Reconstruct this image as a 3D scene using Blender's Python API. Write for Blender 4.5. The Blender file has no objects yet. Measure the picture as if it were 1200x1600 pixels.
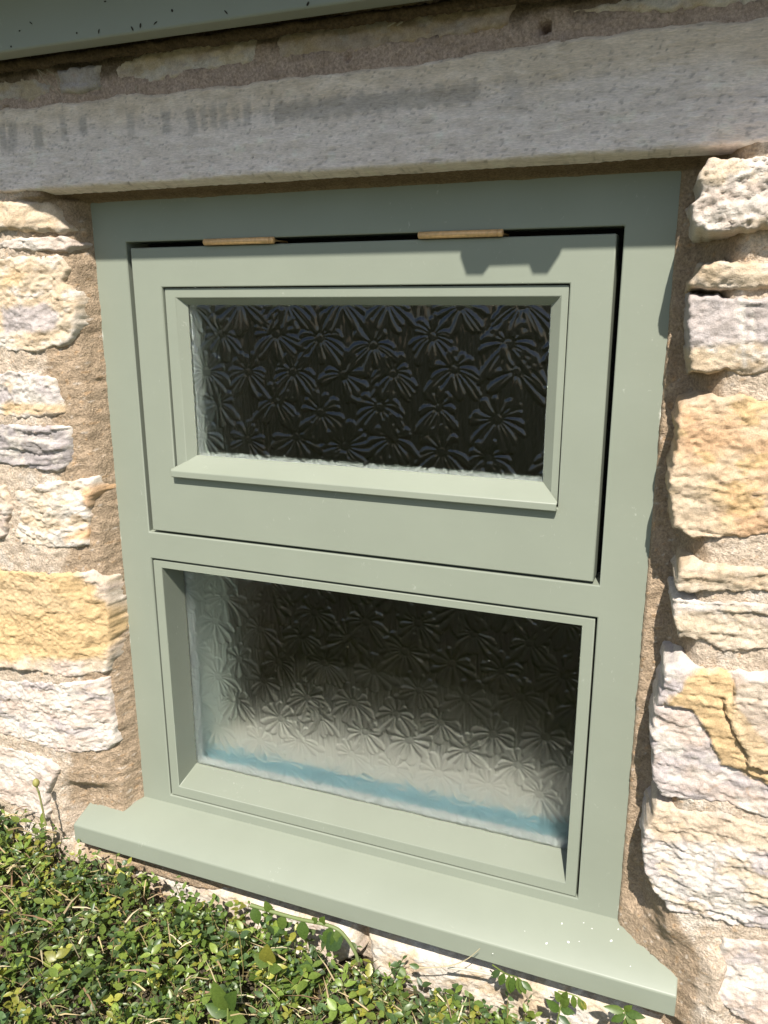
import bpy, math
import numpy as np
from mathutils import Matrix, Vector

S = bpy.context.scene
COL = S.collection
RNG = np.random.default_rng(11)

# ------------------------------------------------------------------ camera, sky, sun, exposure
CAM_POS = np.array([0.6504, -0.7678, -0.1039])
CAM_ROT = [math.radians(75.1376), math.radians(0.1744), math.radians(21.347)]
FPX = 1260.3
cam = bpy.data.cameras.new('camera')
cam.sensor_fit = 'VERTICAL'; cam.sensor_height = 36.0; cam.sensor_width = 27.0
cam.lens = 36.0 * FPX / 1600.0
cam.clip_start = 0.01; cam.clip_end = 500
camo = bpy.data.objects.new('camera', cam); COL.objects.link(camo)
camo.location = CAM_POS; camo.rotation_euler = CAM_ROT
S.camera = camo

w = bpy.data.worlds.new('World'); S.world = w; w.use_nodes = True
nt = w.node_tree; nt.nodes.clear()
sky = nt.nodes.new('ShaderNodeTexSky'); sky.sky_type = 'NISHITA'; sky.sun_disc = False
sky.sun_elevation = math.radians(49.7); sky.sun_rotation = math.radians(163.3)
sky.air_density = 1.0; sky.dust_density = 1.0; sky.ozone_density = 1.0
bg = nt.nodes.new('ShaderNodeBackground'); bg.inputs['Strength'].default_value = 0.074
wo = nt.nodes.new('ShaderNodeOutputWorld')
nt.links.new(sky.outputs[0], bg.inputs[0]); nt.links.new(bg.outputs[0], wo.inputs[0])

sl = bpy.data.lights.new('sun', 'SUN'); sl.energy = 4.4; sl.angle = math.radians(0.53)
sl.color = (1.0, 0.95, 0.87)
sun = bpy.data.objects.new('sun', sl); COL.objects.link(sun)
SUN_DIR = Vector((-0.30, 1.0, -1.23)).normalized()
sun.rotation_euler = SUN_DIR.to_track_quat('-Z', 'Y').to_euler()
sun.location = (1, -3, 4)

S.view_settings.view_transform = 'Standard'
S.view_settings.look = 'None'
S.view_settings.exposure = 0.92
S.view_settings.gamma = 1.0
S.view_settings.use_curve_mapping = False
S.cycles.blur_glossy = 1.5; S.cycles.max_bounces = 10; S.cycles.transparent_max_bounces = 16; S.cycles.transmission_bounces = 8

# ------------------------------------------------------------------ helpers
def camrot():
    a, b, c = CAM_ROT
    Rx = np.array([[1,0,0],[0,math.cos(a),-math.sin(a)],[0,math.sin(a),math.cos(a)]])
    Ry = np.array([[math.cos(b),0,math.sin(b)],[0,1,0],[-math.sin(b),0,math.cos(b)]])
    Rz = np.array([[math.cos(c),-math.sin(c),0],[math.sin(c),math.cos(c),0],[0,0,1]])
    return Rz @ Ry @ Rx
CR = camrot()
def on_wall(u, v, y=-0.055):
    """a measured point of the photograph as a point of the wall plane (metres)"""
    d = CR @ np.array([(u-600)/FPX, -(v-800)/FPX, -1.0]); t = (y-CAM_POS[1])/d[1]
    return CAM_POS + t*d
def wall_poly(pts, y=-0.055):
    return np.array([on_wall(u, v, y)[[0, 2]] for u, v in pts])

def tag(o, label=None, cat=None, group=None, kind=None):
    if label: o['label'] = label
    if cat: o['category'] = cat
    if group: o['group'] = group
    if kind: o['kind'] = kind
    return o
def empty(name, loc=(0, 0, 0)):
    o = bpy.data.objects.new(name, None); COL.objects.link(o); o.location = loc
    o.empty_display_size = 0.05
    return o
def mesh_np(name, V, F, mat=None, parent=None, col=None, smooth=True):
    """V (n,3), F (m,3 or 4) -> object; col (n,3) a colour attribute"""
    V = np.ascontiguousarray(V, dtype=np.float32); F = np.ascontiguousarray(F, dtype=np.int32)
    me = bpy.data.meshes.new(name); k = F.shape[1]
    me.vertices.add(len(V)); me.vertices.foreach_set('co', V.ravel())
    me.loops.add(F.size); me.loops.foreach_set('vertex_index', F.ravel())
    me.polygons.add(len(F)); me.polygons.foreach_set('loop_start', np.arange(0, F.size, k, dtype=np.int32))
    me.polygons.foreach_set('use_smooth', np.full(len(F), smooth, dtype=bool))
    if col is not None:
        a = me.attributes.new('tint', 'FLOAT_COLOR', 'POINT')
        c4 = np.ones((len(V), 4), dtype=np.float32); c4[:, :3] = col
        a.data.foreach_set('color', c4.ravel())
    me.update(calc_edges=True)
    if mat: me.materials.append(mat)
    o = bpy.data.objects.new(name, me); COL.objects.link(o)
    if parent: o.parent = parent
    return o
def boxes(name, bx, mat, parent=None, bevel=0.0, seg=2):
    """list of (x0,x1,y0,y1,z0,z1)"""
    V, F = [], []
    for (x0, x1, y0, y1, z0, z1) in bx:
        n = len(V)
        V += [(x0,y0,z0),(x1,y0,z0),(x1,y1,z0),(x0,y1,z0),(x0,y0,z1),(x1,y0,z1),(x1,y1,z1),(x0,y1,z1)]
        F += [(n,n+3,n+2,n+1),(n+4,n+5,n+6,n+7),(n,n+1,n+5,n+4),(n+1,n+2,n+6,n+5),(n+2,n+3,n+7,n+6),(n+3,n,n+4,n+7)]
    o = mesh_np(name, np.array(V), np.array(F), mat, parent, smooth=False)
    if bevel: add_bevel(o, bevel, seg)
    return o
def add_bevel(o, wd, seg=2):
    m = o.modifiers.new('bevel', 'BEVEL'); m.width = wd; m.segments = seg; m.limit_method = 'ANGLE'
    m.angle_limit = math.radians(35); m.harden_normals = False
    for p in o.data.polygons: p.use_smooth = True
    try: o.data.set_sharp_from_angle(angle=math.radians(30))
    except Exception: pass

# lattice noise -----------------------------------------------------
def _hash(ix, iy, seed):
    h = (ix.astype(np.int64)*374761393 + iy.astype(np.int64)*668265263 + int(seed)*974634777) & 0x7fffffff
    h = ((h ^ (h >> 13))*1274126177) & 0x7fffffff
    h = ((h ^ (h >> 16))*1103515245) & 0x7fffffff
    return (h ^ (h >> 15)) & 0xffff
def noise(x, y, seed=0):
    """gradient noise about -1..1"""
    ix = np.floor(x); iy = np.floor(y); fx = x-ix; fy = y-iy
    ux = fx*fx*fx*(fx*(fx*6-15)+10); uy = fy*fy*fy*(fy*(fy*6-15)+10)
    def g(ax, ay):
        a = _hash(ix+ax, iy+ay, seed)*(2*math.pi/65536)
        return np.cos(a)*(fx-ax)+np.sin(a)*(fy-ay)
    a = g(0,0); b = g(1,0); c = g(0,1); d = g(1,1)
    return (a+(b-a)*ux+(c-a)*uy+(a-b-c+d)*ux*uy)*1.5
def fbm(x, y, seed=0, octv=4, gain=0.5):
    s = 0; a = 1.0; t = 0
    for i in range(octv):
        s = s+a*noise(x, y, seed+i*17); t += a; a *= gain; x = x*2.03+5.1; y = y*2.03+3.7
    return s/t
def ridged(x, y, seed=0, octv=4):
    s = 0; a = 1.0; t = 0
    for i in range(octv):
        s = s+a*(1-np.abs(noise(x, y, seed+i*17))*1.6); t += a; a *= 0.5; x = x*2.1+5.1; y = y*2.1+3.7
    return s/t
def smooth01(t):
    t = np.clip(t, 0, 1); return t*t*(3-2*t)
def sdf_poly(X, Z, P):
    """signed distance, positive inside"""
    n = len(P); d2 = np.full(X.shape, 1e9); ins = np.zeros(X.shape, bool)
    for i in range(n):
        a = P[i]; b = P[(i+1) % n]; e = b-a
        wx = X-a[0]; wz = Z-a[1]
        t = np.clip((wx*e[0]+wz*e[1])/(e@e+1e-12), 0, 1)
        d2 = np.minimum(d2, (wx-t*e[0])**2+(wz-t*e[1])**2)
        c = ((a[1] > Z) != (b[1] > Z)) & (X < (b[0]-a[0])*(Z-a[1])/(b[1]-a[1]+1e-12)+a[0])
        ins ^= c
    d = np.sqrt(d2); return np.where(ins, d, -d)
def grid_faces(nx, nz, keep=None):
    i = np.arange((nx-1)*(nz-1)); r = i//(nx-1); c = i % (nx-1)
    a = r*nx+c
    F = np.stack([a, a+1, a+nx+1, a+nx], 1)
    return F if keep is None else F[keep.ravel()[F].all(1)]
def compact(V, F, col=None):
    used = np.zeros(len(V), bool); used[F.ravel()] = True
    m = np.cumsum(used)-1
    return V[used], m[F], (None if col is None else col[used])

# ------------------------------------------------------------------ materials
def new_mat(name):
    m = bpy.data.materials.new(name); m.use_nodes = True
    t = m.node_tree; b = t.nodes['Principled BSDF']
    return m, t, b
def N(t, typ, **kw):
    n = t.nodes.new(typ)
    for k, v in kw.items():
        if k in n.inputs: n.inputs[k].default_value = v
        else: setattr(n, k, v)
    return n
def ramp(t, src, p0, p1, c0=(0,0,0,1), c1=(1,1,1,1)):
    r = t.nodes.new('ShaderNodeValToRGB'); e = r.color_ramp.elements
    e[0].position = p0; e[0].color = c0; e[1].position = p1; e[1].color = c1
    t.links.new(src, r.inputs[0]); return r
def mixc(t, fac, a, b, mode='MIX'):
    m = t.nodes.new('ShaderNodeMix'); m.data_type = 'RGBA'; m.blend_type = mode
    for i, v in ((0, fac), (6, a), (7, b)):
        if isinstance(v, (int, float)): m.inputs[i].default_value = v
        elif isinstance(v, tuple): m.inputs[i].default_value = v if len(v) == 4 else (*v, 1)
        else: t.links.new(v, m.inputs[i])
    return m.outputs[2]

def rock_mat(name, grain=900, bump=0.0006, rough=0.9, along=1.0, grit=1.0):
    m, t, b = new_mat(name)
    at = N(t, 'ShaderNodeAttribute', attribute_name='tint')
    tc = N(t, 'ShaderNodeTexCoord')
    mpg = N(t, 'ShaderNodeMapping'); mpg.inputs['Scale'].default_value = (along, 1.0, 1.0); t.links.new(tc.outputs['Object'], mpg.inputs[0])
    n1 = N(t, 'ShaderNodeTexNoise', Scale=grain, Detail=4.0, Roughness=0.7); t.links.new(mpg.outputs[0], n1.inputs['Vector'])
    n2 = N(t, 'ShaderNodeTexNoise', Scale=grain*0.16, Detail=6.0, Roughness=0.65); t.links.new(mpg.outputs[0], n2.inputs['Vector'])
    r1 = ramp(t, n1.outputs[0], 0.32, 0.68, (*[1-0.2*grit]*3, 1), (*[1+0.16*grit]*3, 1))
    r2 = ramp(t, n2.outputs[0], 0.3, 0.7, (0.84,0.82,0.79,1), (1.12,1.12,1.13,1))
    c = mixc(t, 1.0, at.outputs['Color'], r1.outputs[0], 'MULTIPLY')
    c = mixc(t, 1.0, c, r2.outputs[0], 'MULTIPLY')
    t.links.new(c, b.inputs['Base Color'])
    b.inputs['Roughness'].default_value = rough
    b.inputs['Specular IOR Level'].default_value = 0.2
    ad = N(t, 'ShaderNodeMath', operation='ADD'); ml = N(t, 'ShaderNodeMath', operation='MULTIPLY'); ml.inputs[1].default_value = 0.45
    t.links.new(n1.outputs[0], ml.inputs[0]); t.links.new(ml.outputs[0], ad.inputs[0]); t.links.new(n2.outputs[0], ad.inputs[1])
    bp = N(t, 'ShaderNodeBump', Strength=0.8, Distance=bump*3); t.links.new(ad.outputs[0], bp.inputs['Height'])
    t.links.new(bp.outputs[0], b.inputs['Normal'])
    return m
M_STONE = rock_mat('weathered_sandstone', 800, 0.0007)
M_MORTAR = rock_mat('sandy_mortar', 420, 0.0026, grit=2.0)
M_LINTEL = rock_mat('weathered_lintel_stone', 1000, 0.0012, 0.9, 0.2, grit=0.95)

PAINT = (0.221, 0.242, 0.191)
def paint_mat(name, base, smear=True, rough=0.42):
    m, t, b = new_mat(name)
    tc = N(t, 'ShaderNodeTexCoord')
    n1 = N(t, 'ShaderNodeTexNoise', Scale=9.0, Detail=5.0, Roughness=0.6); t.links.new(tc.outputs['Object'], n1.inputs['Vector'])
    r1 = ramp(t, n1.outputs[0], 0.3, 0.7, (*[v*0.965 for v in base], 1), (*[min(1, v*1.03) for v in base], 1))
    c = r1.outputs[0]
    # fine dust and pale scuffs left by the masonry work
    mp = N(t, 'ShaderNodeMapping'); mp.inputs['Scale'].default_value = (1.0, 1.0, 0.5); t.links.new(tc.outputs['Object'], mp.inputs[0])
    n2 = N(t, 'ShaderNodeTexNoise', Scale=260.0, Detail=3.0, Roughness=0.5, Distortion=1.2); t.links.new(mp.outputs[0], n2.inputs['Vector'])
    n3 = N(t, 'ShaderNodeTexNoise', Scale=14.0, Detail=3.0); t.links.new(tc.outputs['Object'], n3.inputs['Vector'])
    r2 = ramp(t, n2.outputs[0], 0.66, 0.74); r3 = ramp(t, n3.outputs[0], 0.52, 0.66)
    mm = N(t, 'ShaderNodeMath', operation='MULTIPLY'); t.links.new(r2.outputs[0], mm.inputs[0]); t.links.new(r3.outputs[0], mm.inputs[1])
    m2 = N(t, 'ShaderNodeMath', operation='MULTIPLY'); t.links.new(mm.outputs[0], m2.inputs[0]); m2.inputs[1].default_value = 0.35
    c = mixc(t, m2.outputs[0], c, (0.5, 0.52, 0.45))
    if smear:
        # lime smears along the two outer edges of the frame
        sx = N(t, 'ShaderNodeSeparateXYZ'); t.links.new(tc.outputs['Object'], sx.inputs[0])
        d = N(t, 'ShaderNodeMath', operation='SUBTRACT'); t.links.new(sx.outputs[0], d.inputs[0]); d.inputs[1].default_value = 0.31
        ab = N(t, 'ShaderNodeMath', operation='ABSOLUTE'); t.links.new(d.outputs[0], ab.inputs[0])
        n4 = N(t, 'ShaderNodeTexNoise', Scale=60.0, Detail=6.0, Roughness=0.75); t.links.new(tc.outputs['Object'], n4.inputs['Vector'])
        ed = N(t, 'ShaderNodeMapRange'); ed.inputs[1].default_value = 0.300; ed.inputs[2].default_value = 0.310
        t.links.new(ab.outputs[0], ed.inputs[0])
        pr = N(t, 'ShaderNodeMath', operation='MULTIPLY'); t.links.new(ed.outputs[0], pr.inputs[0]); t.links.new(n4.outputs[0], pr.inputs[1])
        n5 = N(t, 'ShaderNodeTexNoise', Scale=11.0, Detail=1.0); t.links.new(tc.outputs['Object'], n5.inputs['Vector'])
        r5 = ramp(t, n5.outputs[0], 0.45, 0.6)
        pr2 = N(t, 'ShaderNodeMath', operation='MULTIPLY'); t.links.new(pr.outputs[0], pr2.inputs[0]); t.links.new(r5.outputs[0], pr2.inputs[1])
        r4 = ramp(t, pr2.outputs[0], 0.38, 0.5)
        c = mixc(t, r4.outputs[0], c, (0.50, 0.50, 0.43))
    t.links.new(c, b.inputs['Base Color'])
    rr = ramp(t, n3.outputs[0], 0.3, 0.7, (rough-0.05,)*3+(1,), (rough+0.07,)*3+(1,)); t.links.new(rr.outputs[0], b.inputs['Roughness'])
    b.inputs['Specular IOR Level'].default_value = 0.4
    n6 = N(t, 'ShaderNodeTexNoise', Scale=160.0, Detail=2.0)
    mp6 = N(t, 'ShaderNodeMapping'); mp6.inputs['Scale'].default_value = (0.25, 1.0, 1.0); t.links.new(tc.outputs['Object'], mp6.inputs[0]); t.links.new(mp6.outputs[0], n6.inputs['Vector'])
    bp = N(t, 'ShaderNodeBump', Strength=0.12, Distance=0.0006); t.links.new(n6.outputs[0], bp.inputs['Height']); t.links.new(bp.outputs[0], b.inputs['Normal'])
    return m
M_PAINT = paint_mat('sage_green_paint', PAINT)
M_SASHPAINT = paint_mat('sage_green_sash_paint', PAINT, smear=False)
M_EAVE = paint_mat('weathered_green_board_paint', (0.25, 0.268, 0.232), smear=False, rough=0.6)
def plain(name, c, rough=0.6, spec=0.3, metal=0.0, var=0.1, scale=60):
    m, t, b = new_mat(name)
    tc = N(t, 'ShaderNodeTexCoord'); n1 = N(t, 'ShaderNodeTexNoise', Scale=float(scale), Detail=4.0); t.links.new(tc.outputs['Object'], n1.inputs['Vector'])
    r = ramp(t, n1.outputs[0], 0.3, 0.7, (*[v*(1-var) for v in c], 1), (*[min(1, v*(1+var)) for v in c], 1))
    t.links.new(r.outputs[0], b.inputs['Base Color'])
    b.inputs['Roughness'].default_value = rough; b.inputs['Specular IOR Level'].default_value = spec; b.inputs['Metallic'].default_value = metal
    return m
M_SEAL = plain('black_weather_seal', (0.012, 0.012, 0.012), 0.8)
M_HINGE = plain('tan_hinge_lacquer', (0.66, 0.41, 0.19), 0.42, 0.5, 0.15, 0.14, 300)
M_WHITE = plain('white_spacer', (0.80, 0.81, 0.80), 0.5)
M_BLUESTRIP = plain('matt_blue', (0.30, 0.50, 0.58), 0.7)
M_INSILL = plain('pale_inner_sill', (0.80, 0.75, 0.68), 0.7)
M_INREVEAL = plain('inner_reveal_plaster', (0.76, 0.80, 0.73), 0.7)
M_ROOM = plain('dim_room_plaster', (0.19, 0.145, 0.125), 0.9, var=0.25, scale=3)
M_SPECK = plain('white_paint_drops', (0.75, 0.76, 0.70), 0.5)
M_ROOF = plain('grey_roof_slate', (0.12, 0.12, 0.125), 0.7)
M_WEB = plain('dusty_cobweb', (0.42, 0.38, 0.30), 0.9)

def glass_mat():
    m, t, b = new_mat('obscure_glass'); t.nodes.remove(b)
    out = [n for n in t.nodes if n.type == 'OUTPUT_MATERIAL'][0]
    rf = N(t, 'ShaderNodeBsdfRefraction', Roughness=0.33, IOR=1.38); rf.inputs['Color'].default_value = (0.97, 0.98, 0.97, 1)
    tr = N(t, 'ShaderNodeBsdfTransparent'); tr.inputs['Color'].default_value = (0.95, 0.98, 0.96, 1)
    mx = N(t, 'ShaderNodeMixShader'); mx.inputs[0].default_value = 0.90
    t.links.new(tr.outputs[0], mx.inputs[1]); t.links.new(rf.outputs[0], mx.inputs[2])
    lw = N(t, 'ShaderNodeLayerWeight', Blend=0.5); pw5 = N(t, 'ShaderNodeMath', operation='POWER'); pw5.inputs[1].default_value = 5.0
    t.links.new(lw.outputs['Facing'], pw5.inputs[0]); fr = N(t, 'ShaderNodeMath', operation='MULTIPLY_ADD'); fr.inputs[1].default_value = 0.92; fr.inputs[2].default_value = 0.058; t.links.new(pw5.outputs[0], fr.inputs[0])
    gl = N(t, 'ShaderNodeBsdfGlossy', Roughness=0.035)
    m2 = N(t, 'ShaderNodeMixShader'); t.links.new(fr.outputs[0], m2.inputs[0])
    t.links.new(mx.outputs[0], m2.inputs[1]); t.links.new(gl.outputs[0], m2.inputs[2]); t.links.new(m2.outputs[0], out.inputs[0])
    return m
def glass_back_mat():
    m, t, b = new_mat('glass_back_face'); t.nodes.remove(b)
    out = [n for n in t.nodes if n.type == 'OUTPUT_MATERIAL'][0]
    tr = N(t, 'ShaderNodeBsdfTransparent'); tr.inputs['Color'].default_value = (0.96, 0.99, 0.97, 1)
    t.links.new(tr.outputs[0], out.inputs[0]); return m
M_GLASS = glass_mat(); M_GLASSBACK = glass_back_mat()

def leaf_mat():
    m, t, b = new_mat('leaf_tissue')
    at = N(t, 'ShaderNodeAttribute', attribute_name='tint'); tc = N(t, 'ShaderNodeTexCoord')
    n1 = N(t, 'ShaderNodeTexNoise', Scale=500.0, Detail=3.0); t.links.new(tc.outputs['Object'], n1.inputs['Vector'])
    r1 = ramp(t, n1.outputs[0], 0.3, 0.7, (0.78,0.8,0.75,1), (1.2,1.18,1.2,1))
    c = mixc(t, 1.0, at.outputs['Color'], r1.outputs[0], 'MULTIPLY')
    t.links.new(c, b.inputs['Base Color']); b.inputs['Roughness'].default_value = 0.38; b.inputs['Specular IOR Level'].default_value = 0.5
    out = [n for n in t.nodes if n.type == 'OUTPUT_MATERIAL'][0]
    tl = N(t, 'ShaderNodeBsdfTranslucent'); c2 = mixc(t, 1.0, c, (1.5, 1.5, 0.7), 'MULTIPLY'); t.links.new(c2, tl.inputs[0])
    mx = N(t, 'ShaderNodeMixShader'); mx.inputs[0].default_value = 0.36
    t.links.new(b.outputs[0], mx.inputs[1]); t.links.new(tl.outputs[0], mx.inputs[2]); t.links.new(mx.outputs[0], out.inputs[0])
    return m
M_LEAF = leaf_mat()
def straw_mat():
    m, t, b = new_mat('dry_stem'); at = N(t, 'ShaderNodeAttribute', attribute_name='tint')
    t.links.new(at.outputs['Color'], b.inputs['Base Color']); b.inputs['Roughness'].default_value = 0.6
    return m
M_STRAW = straw_mat()

# ------------------------------------------------------------------ ground
def ground_z(x, y):
    x = np.asarray(x, float); y = np.asarray(y, float)
    near = np.interp(x, [-1.2, -0.35, -0.2, -0.09, 0.13, 0.30, 0.45, 0.9], [-0.80, -0.80, -0.822, -0.852, -0.883, -0.900, -0.903, -0.910])
    f = np.clip((-0.1-y)/2.0, 0, 1)
    return near*(1-f)+(-0.93)*f
def build_ground():
    xs = np.concatenate([[-150, -40, -10, -3], np.linspace(-1.4, 1.8, 161), [3, 10, 40, 150]])
    ys = np.concatenate([[-150, -40, -10, -4, -2.2], np.linspace(-1.4, -0.02, 90), [0.02, 1, 20, 150]])
    X, Y = np.meshgrid(xs, ys)
    Z = ground_z(X, Y)+np.where((np.abs(X) < 2) & (Y > -1.5), fbm(X*25, Y*25, 5)*0.008, 0)
    V = np.stack([X, Y, Z], -1).reshape(-1, 3)
    m, t, b = new_mat('soil_and_turf')
    tc = N(t, 'ShaderNodeTexCoord')
    n1 = N(t, 'ShaderNodeTexNoise', Scale=140.0, Detail=6.0, Roughness=0.7); t.links.new(tc.outputs['Object'], n1.inputs['Vector'])
    n2 = N(t, 'ShaderNodeTexNoise', Scale=3.0, Detail=6.0); t.links.new(tc.outputs['Object'], n2.inputs['Vector'])
    r = ramp(t, n1.outputs[0], 0.35, 0.7, (0.030,0.024,0.016,1), (0.13,0.10,0.06,1))
    sx = N(t, 'ShaderNodeSeparateXYZ'); t.links.new(tc.outputs['Object'], sx.inputs[0])
    far = N(t, 'ShaderNodeMapRange'); far.inputs[1].default_value = -0.6; far.inputs[2].default_value = -1.2; t.links.new(sx.outputs[1], far.inputs[0])
    r2 = ramp(t, n2.outputs[0], 0.3, 0.7, (0.040,0.055,0.018,1), (0.085,0.088,0.036,1))
    c = mixc(t, far.outputs[0], r.outputs[0], r2.outputs[0]); t.links.new(c, b.inputs['Base Color']); b.inputs['Roughness'].default_value = 0.95
    bp = N(t, 'ShaderNodeBump', Strength=1.0, Distance=0.004); t.links.new(n1.outputs[0], bp.inputs['Height']); t.links.new(bp.outputs[0], b.inputs['Normal'])
    o = mesh_np('ground', V, grid_faces(len(xs), len(ys)), m)
    tag(o, kind='structure')
build_ground()

# ------------------------------------------------------------------ room behind the window
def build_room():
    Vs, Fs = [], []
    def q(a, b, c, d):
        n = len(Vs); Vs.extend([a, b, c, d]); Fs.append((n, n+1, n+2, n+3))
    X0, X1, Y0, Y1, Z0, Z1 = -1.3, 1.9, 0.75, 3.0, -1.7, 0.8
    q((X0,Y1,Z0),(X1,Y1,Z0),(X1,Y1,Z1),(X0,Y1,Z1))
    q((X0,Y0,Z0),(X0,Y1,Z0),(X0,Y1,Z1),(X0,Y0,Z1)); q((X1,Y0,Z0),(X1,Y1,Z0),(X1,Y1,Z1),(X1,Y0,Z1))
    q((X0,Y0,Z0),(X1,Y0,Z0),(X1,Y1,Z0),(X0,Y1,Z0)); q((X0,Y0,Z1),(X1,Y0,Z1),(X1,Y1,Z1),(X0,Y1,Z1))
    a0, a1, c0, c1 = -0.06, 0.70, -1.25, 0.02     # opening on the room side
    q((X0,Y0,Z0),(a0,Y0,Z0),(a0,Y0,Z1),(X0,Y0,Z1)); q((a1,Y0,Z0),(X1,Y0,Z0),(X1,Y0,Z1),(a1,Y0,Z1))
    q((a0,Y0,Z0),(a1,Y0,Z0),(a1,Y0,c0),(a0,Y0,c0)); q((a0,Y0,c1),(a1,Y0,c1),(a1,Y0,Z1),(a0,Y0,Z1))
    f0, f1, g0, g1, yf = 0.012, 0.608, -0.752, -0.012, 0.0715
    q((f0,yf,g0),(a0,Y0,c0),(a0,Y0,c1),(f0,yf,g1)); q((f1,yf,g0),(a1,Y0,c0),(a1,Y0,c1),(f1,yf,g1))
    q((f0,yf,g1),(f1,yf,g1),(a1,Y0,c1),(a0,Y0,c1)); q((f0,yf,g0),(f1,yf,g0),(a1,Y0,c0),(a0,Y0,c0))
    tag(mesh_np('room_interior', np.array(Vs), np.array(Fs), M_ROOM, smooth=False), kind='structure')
build_room()

# ------------------------------------------------------------------ stone wall
wall = tag(empty('stone_wall', (0.31, -0.04, -0.95)), 'rubble sandstone wall with pale lime mortar around the green window', 'wall')
wall_inv = Matrix.Translation((-0.31, 0.04, 0.95))
def to_wall(o):
    o.parent = wall; o.matrix_parent_inverse = wall_inv; return o

CREAM = np.array((0.60, 0.49, 0.36)); WHITE = np.array((0.68, 0.62, 0.55)); PINK = np.array((0.56, 0.455, 0.385))
OCHRE = np.array((0.60, 0.42, 0.215)); ORANGE = np.array((0.60, 0.395, 0.235)); GREY = np.array((0.45, 0.405, 0.385))
LAV = np.array((0.47, 0.42, 0.41)); RUST = np.array((0.42, 0.235, 0.10)); BUFF = np.array((0.58, 0.45, 0.31))
def lerp(a, b, t): return a+(b-a)*np.asarray(t)[..., None]

def heightfield(P, res, seed, H, rad, rough, strata, facets, face=-0.055, bed=-0.028, warp=0.0022):
    """stone face over polygon P of the wall plane; returns grid arrays"""
    rs = np.random.default_rng(seed)
    x0, z0 = P.min(0)-0.006; x1, z1 = P.max(0)+0.006
    nx = int((x1-x0)/res)+2; nz = int((z1-z0)/res)+2
    X, Z = np.meshgrid(np.linspace(x0, x1, nx), np.linspace(z0, z1, nz))
    wx = X+fbm(X*80, Z*80, seed, 3)*warp*1.7
    wz = Z+fbm(X*80+40, Z*80+9, seed+1, 3)*warp*1.7
    s = sdf_poly(wx, wz, P)
    # broken facets: the upper envelope of tilted planes
    c = P.mean(0); sz = (P.max(0)-P.min(0))/2
    env = np.full(X.shape, 9.0)
    for k in range(facets):
        px = c[0]+sz[0]*rs.uniform(-1, 1); pz = c[1]+sz[1]*rs.uniform(-1, 1)
        gx = rs.normal(0, 0.09); gz = rs.normal(0, 0.14)
        pl = gx*(X-px)+gz*(Z-pz)+rs.uniform(0.001, 0.006)+fbm(X*60+k*9, Z*60, seed+k*5, 2)*0.0007
        env = np.minimum(env, pl)
    env = np.clip(env, -0.005, 0.008)
    # bedding laminae: irregular steps that run along the stone
    rel = env
    if strata > 0:
        tt = Z*170+fbm(X*16, Z*45, seed+60, 4)*2.2
        st = np.floor(tt)+smooth01((tt-np.floor(tt))*3.5)
        rel = rel+strata*(noise(st*0.73, X*9, seed+61)*0.0015+noise(X*20, st*1.7, seed+62)*0.0008)
    n = fbm(X*42, Z*55, seed+30, 5, 0.55)
    flake = fbm(X*26, Z*40, seed+80, 4, 0.55)          # shallow flakes with a crisp lip
    fl = np.floor(flake*3.2); fr = flake*3.2-fl
    rmask = 0.35+0.9*smooth01(fbm(X*15, Z*19, seed+35, 3)*2.2+0.42)
    rel = rel+rough*(rmask*(fbm(X*150, Z*165, seed+33, 4, 0.62))*0.0017+(smooth01((ridged(X*70, Z*105, seed+37, 3)-0.72)*7))*-0.0012+n*0.0032+(fl+smooth01(fr*6))*0.0008+rmask*(ridged(X*170, Z*190, seed+50, 3)-0.5)*0.0008)
    splay = isinstance(face, str)
    if splay: face = -0.0335-0.0205*smooth01((0.004-X+fbm(X*40, Z*40, seed+90, 3)*0.012)/0.075)
    t = np.clip(s/rad, 0, 1)
    prof = np.sqrt(1-(1-t)**2)
    h = (bed-face)*prof*H+rel*smooth01(s/(0.006 if splay else rad*0.35))
    h = np.where(s < 0, s*5.0, h)
    Y = bed-h
    return X, Z, Y, s, flake, n
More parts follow.
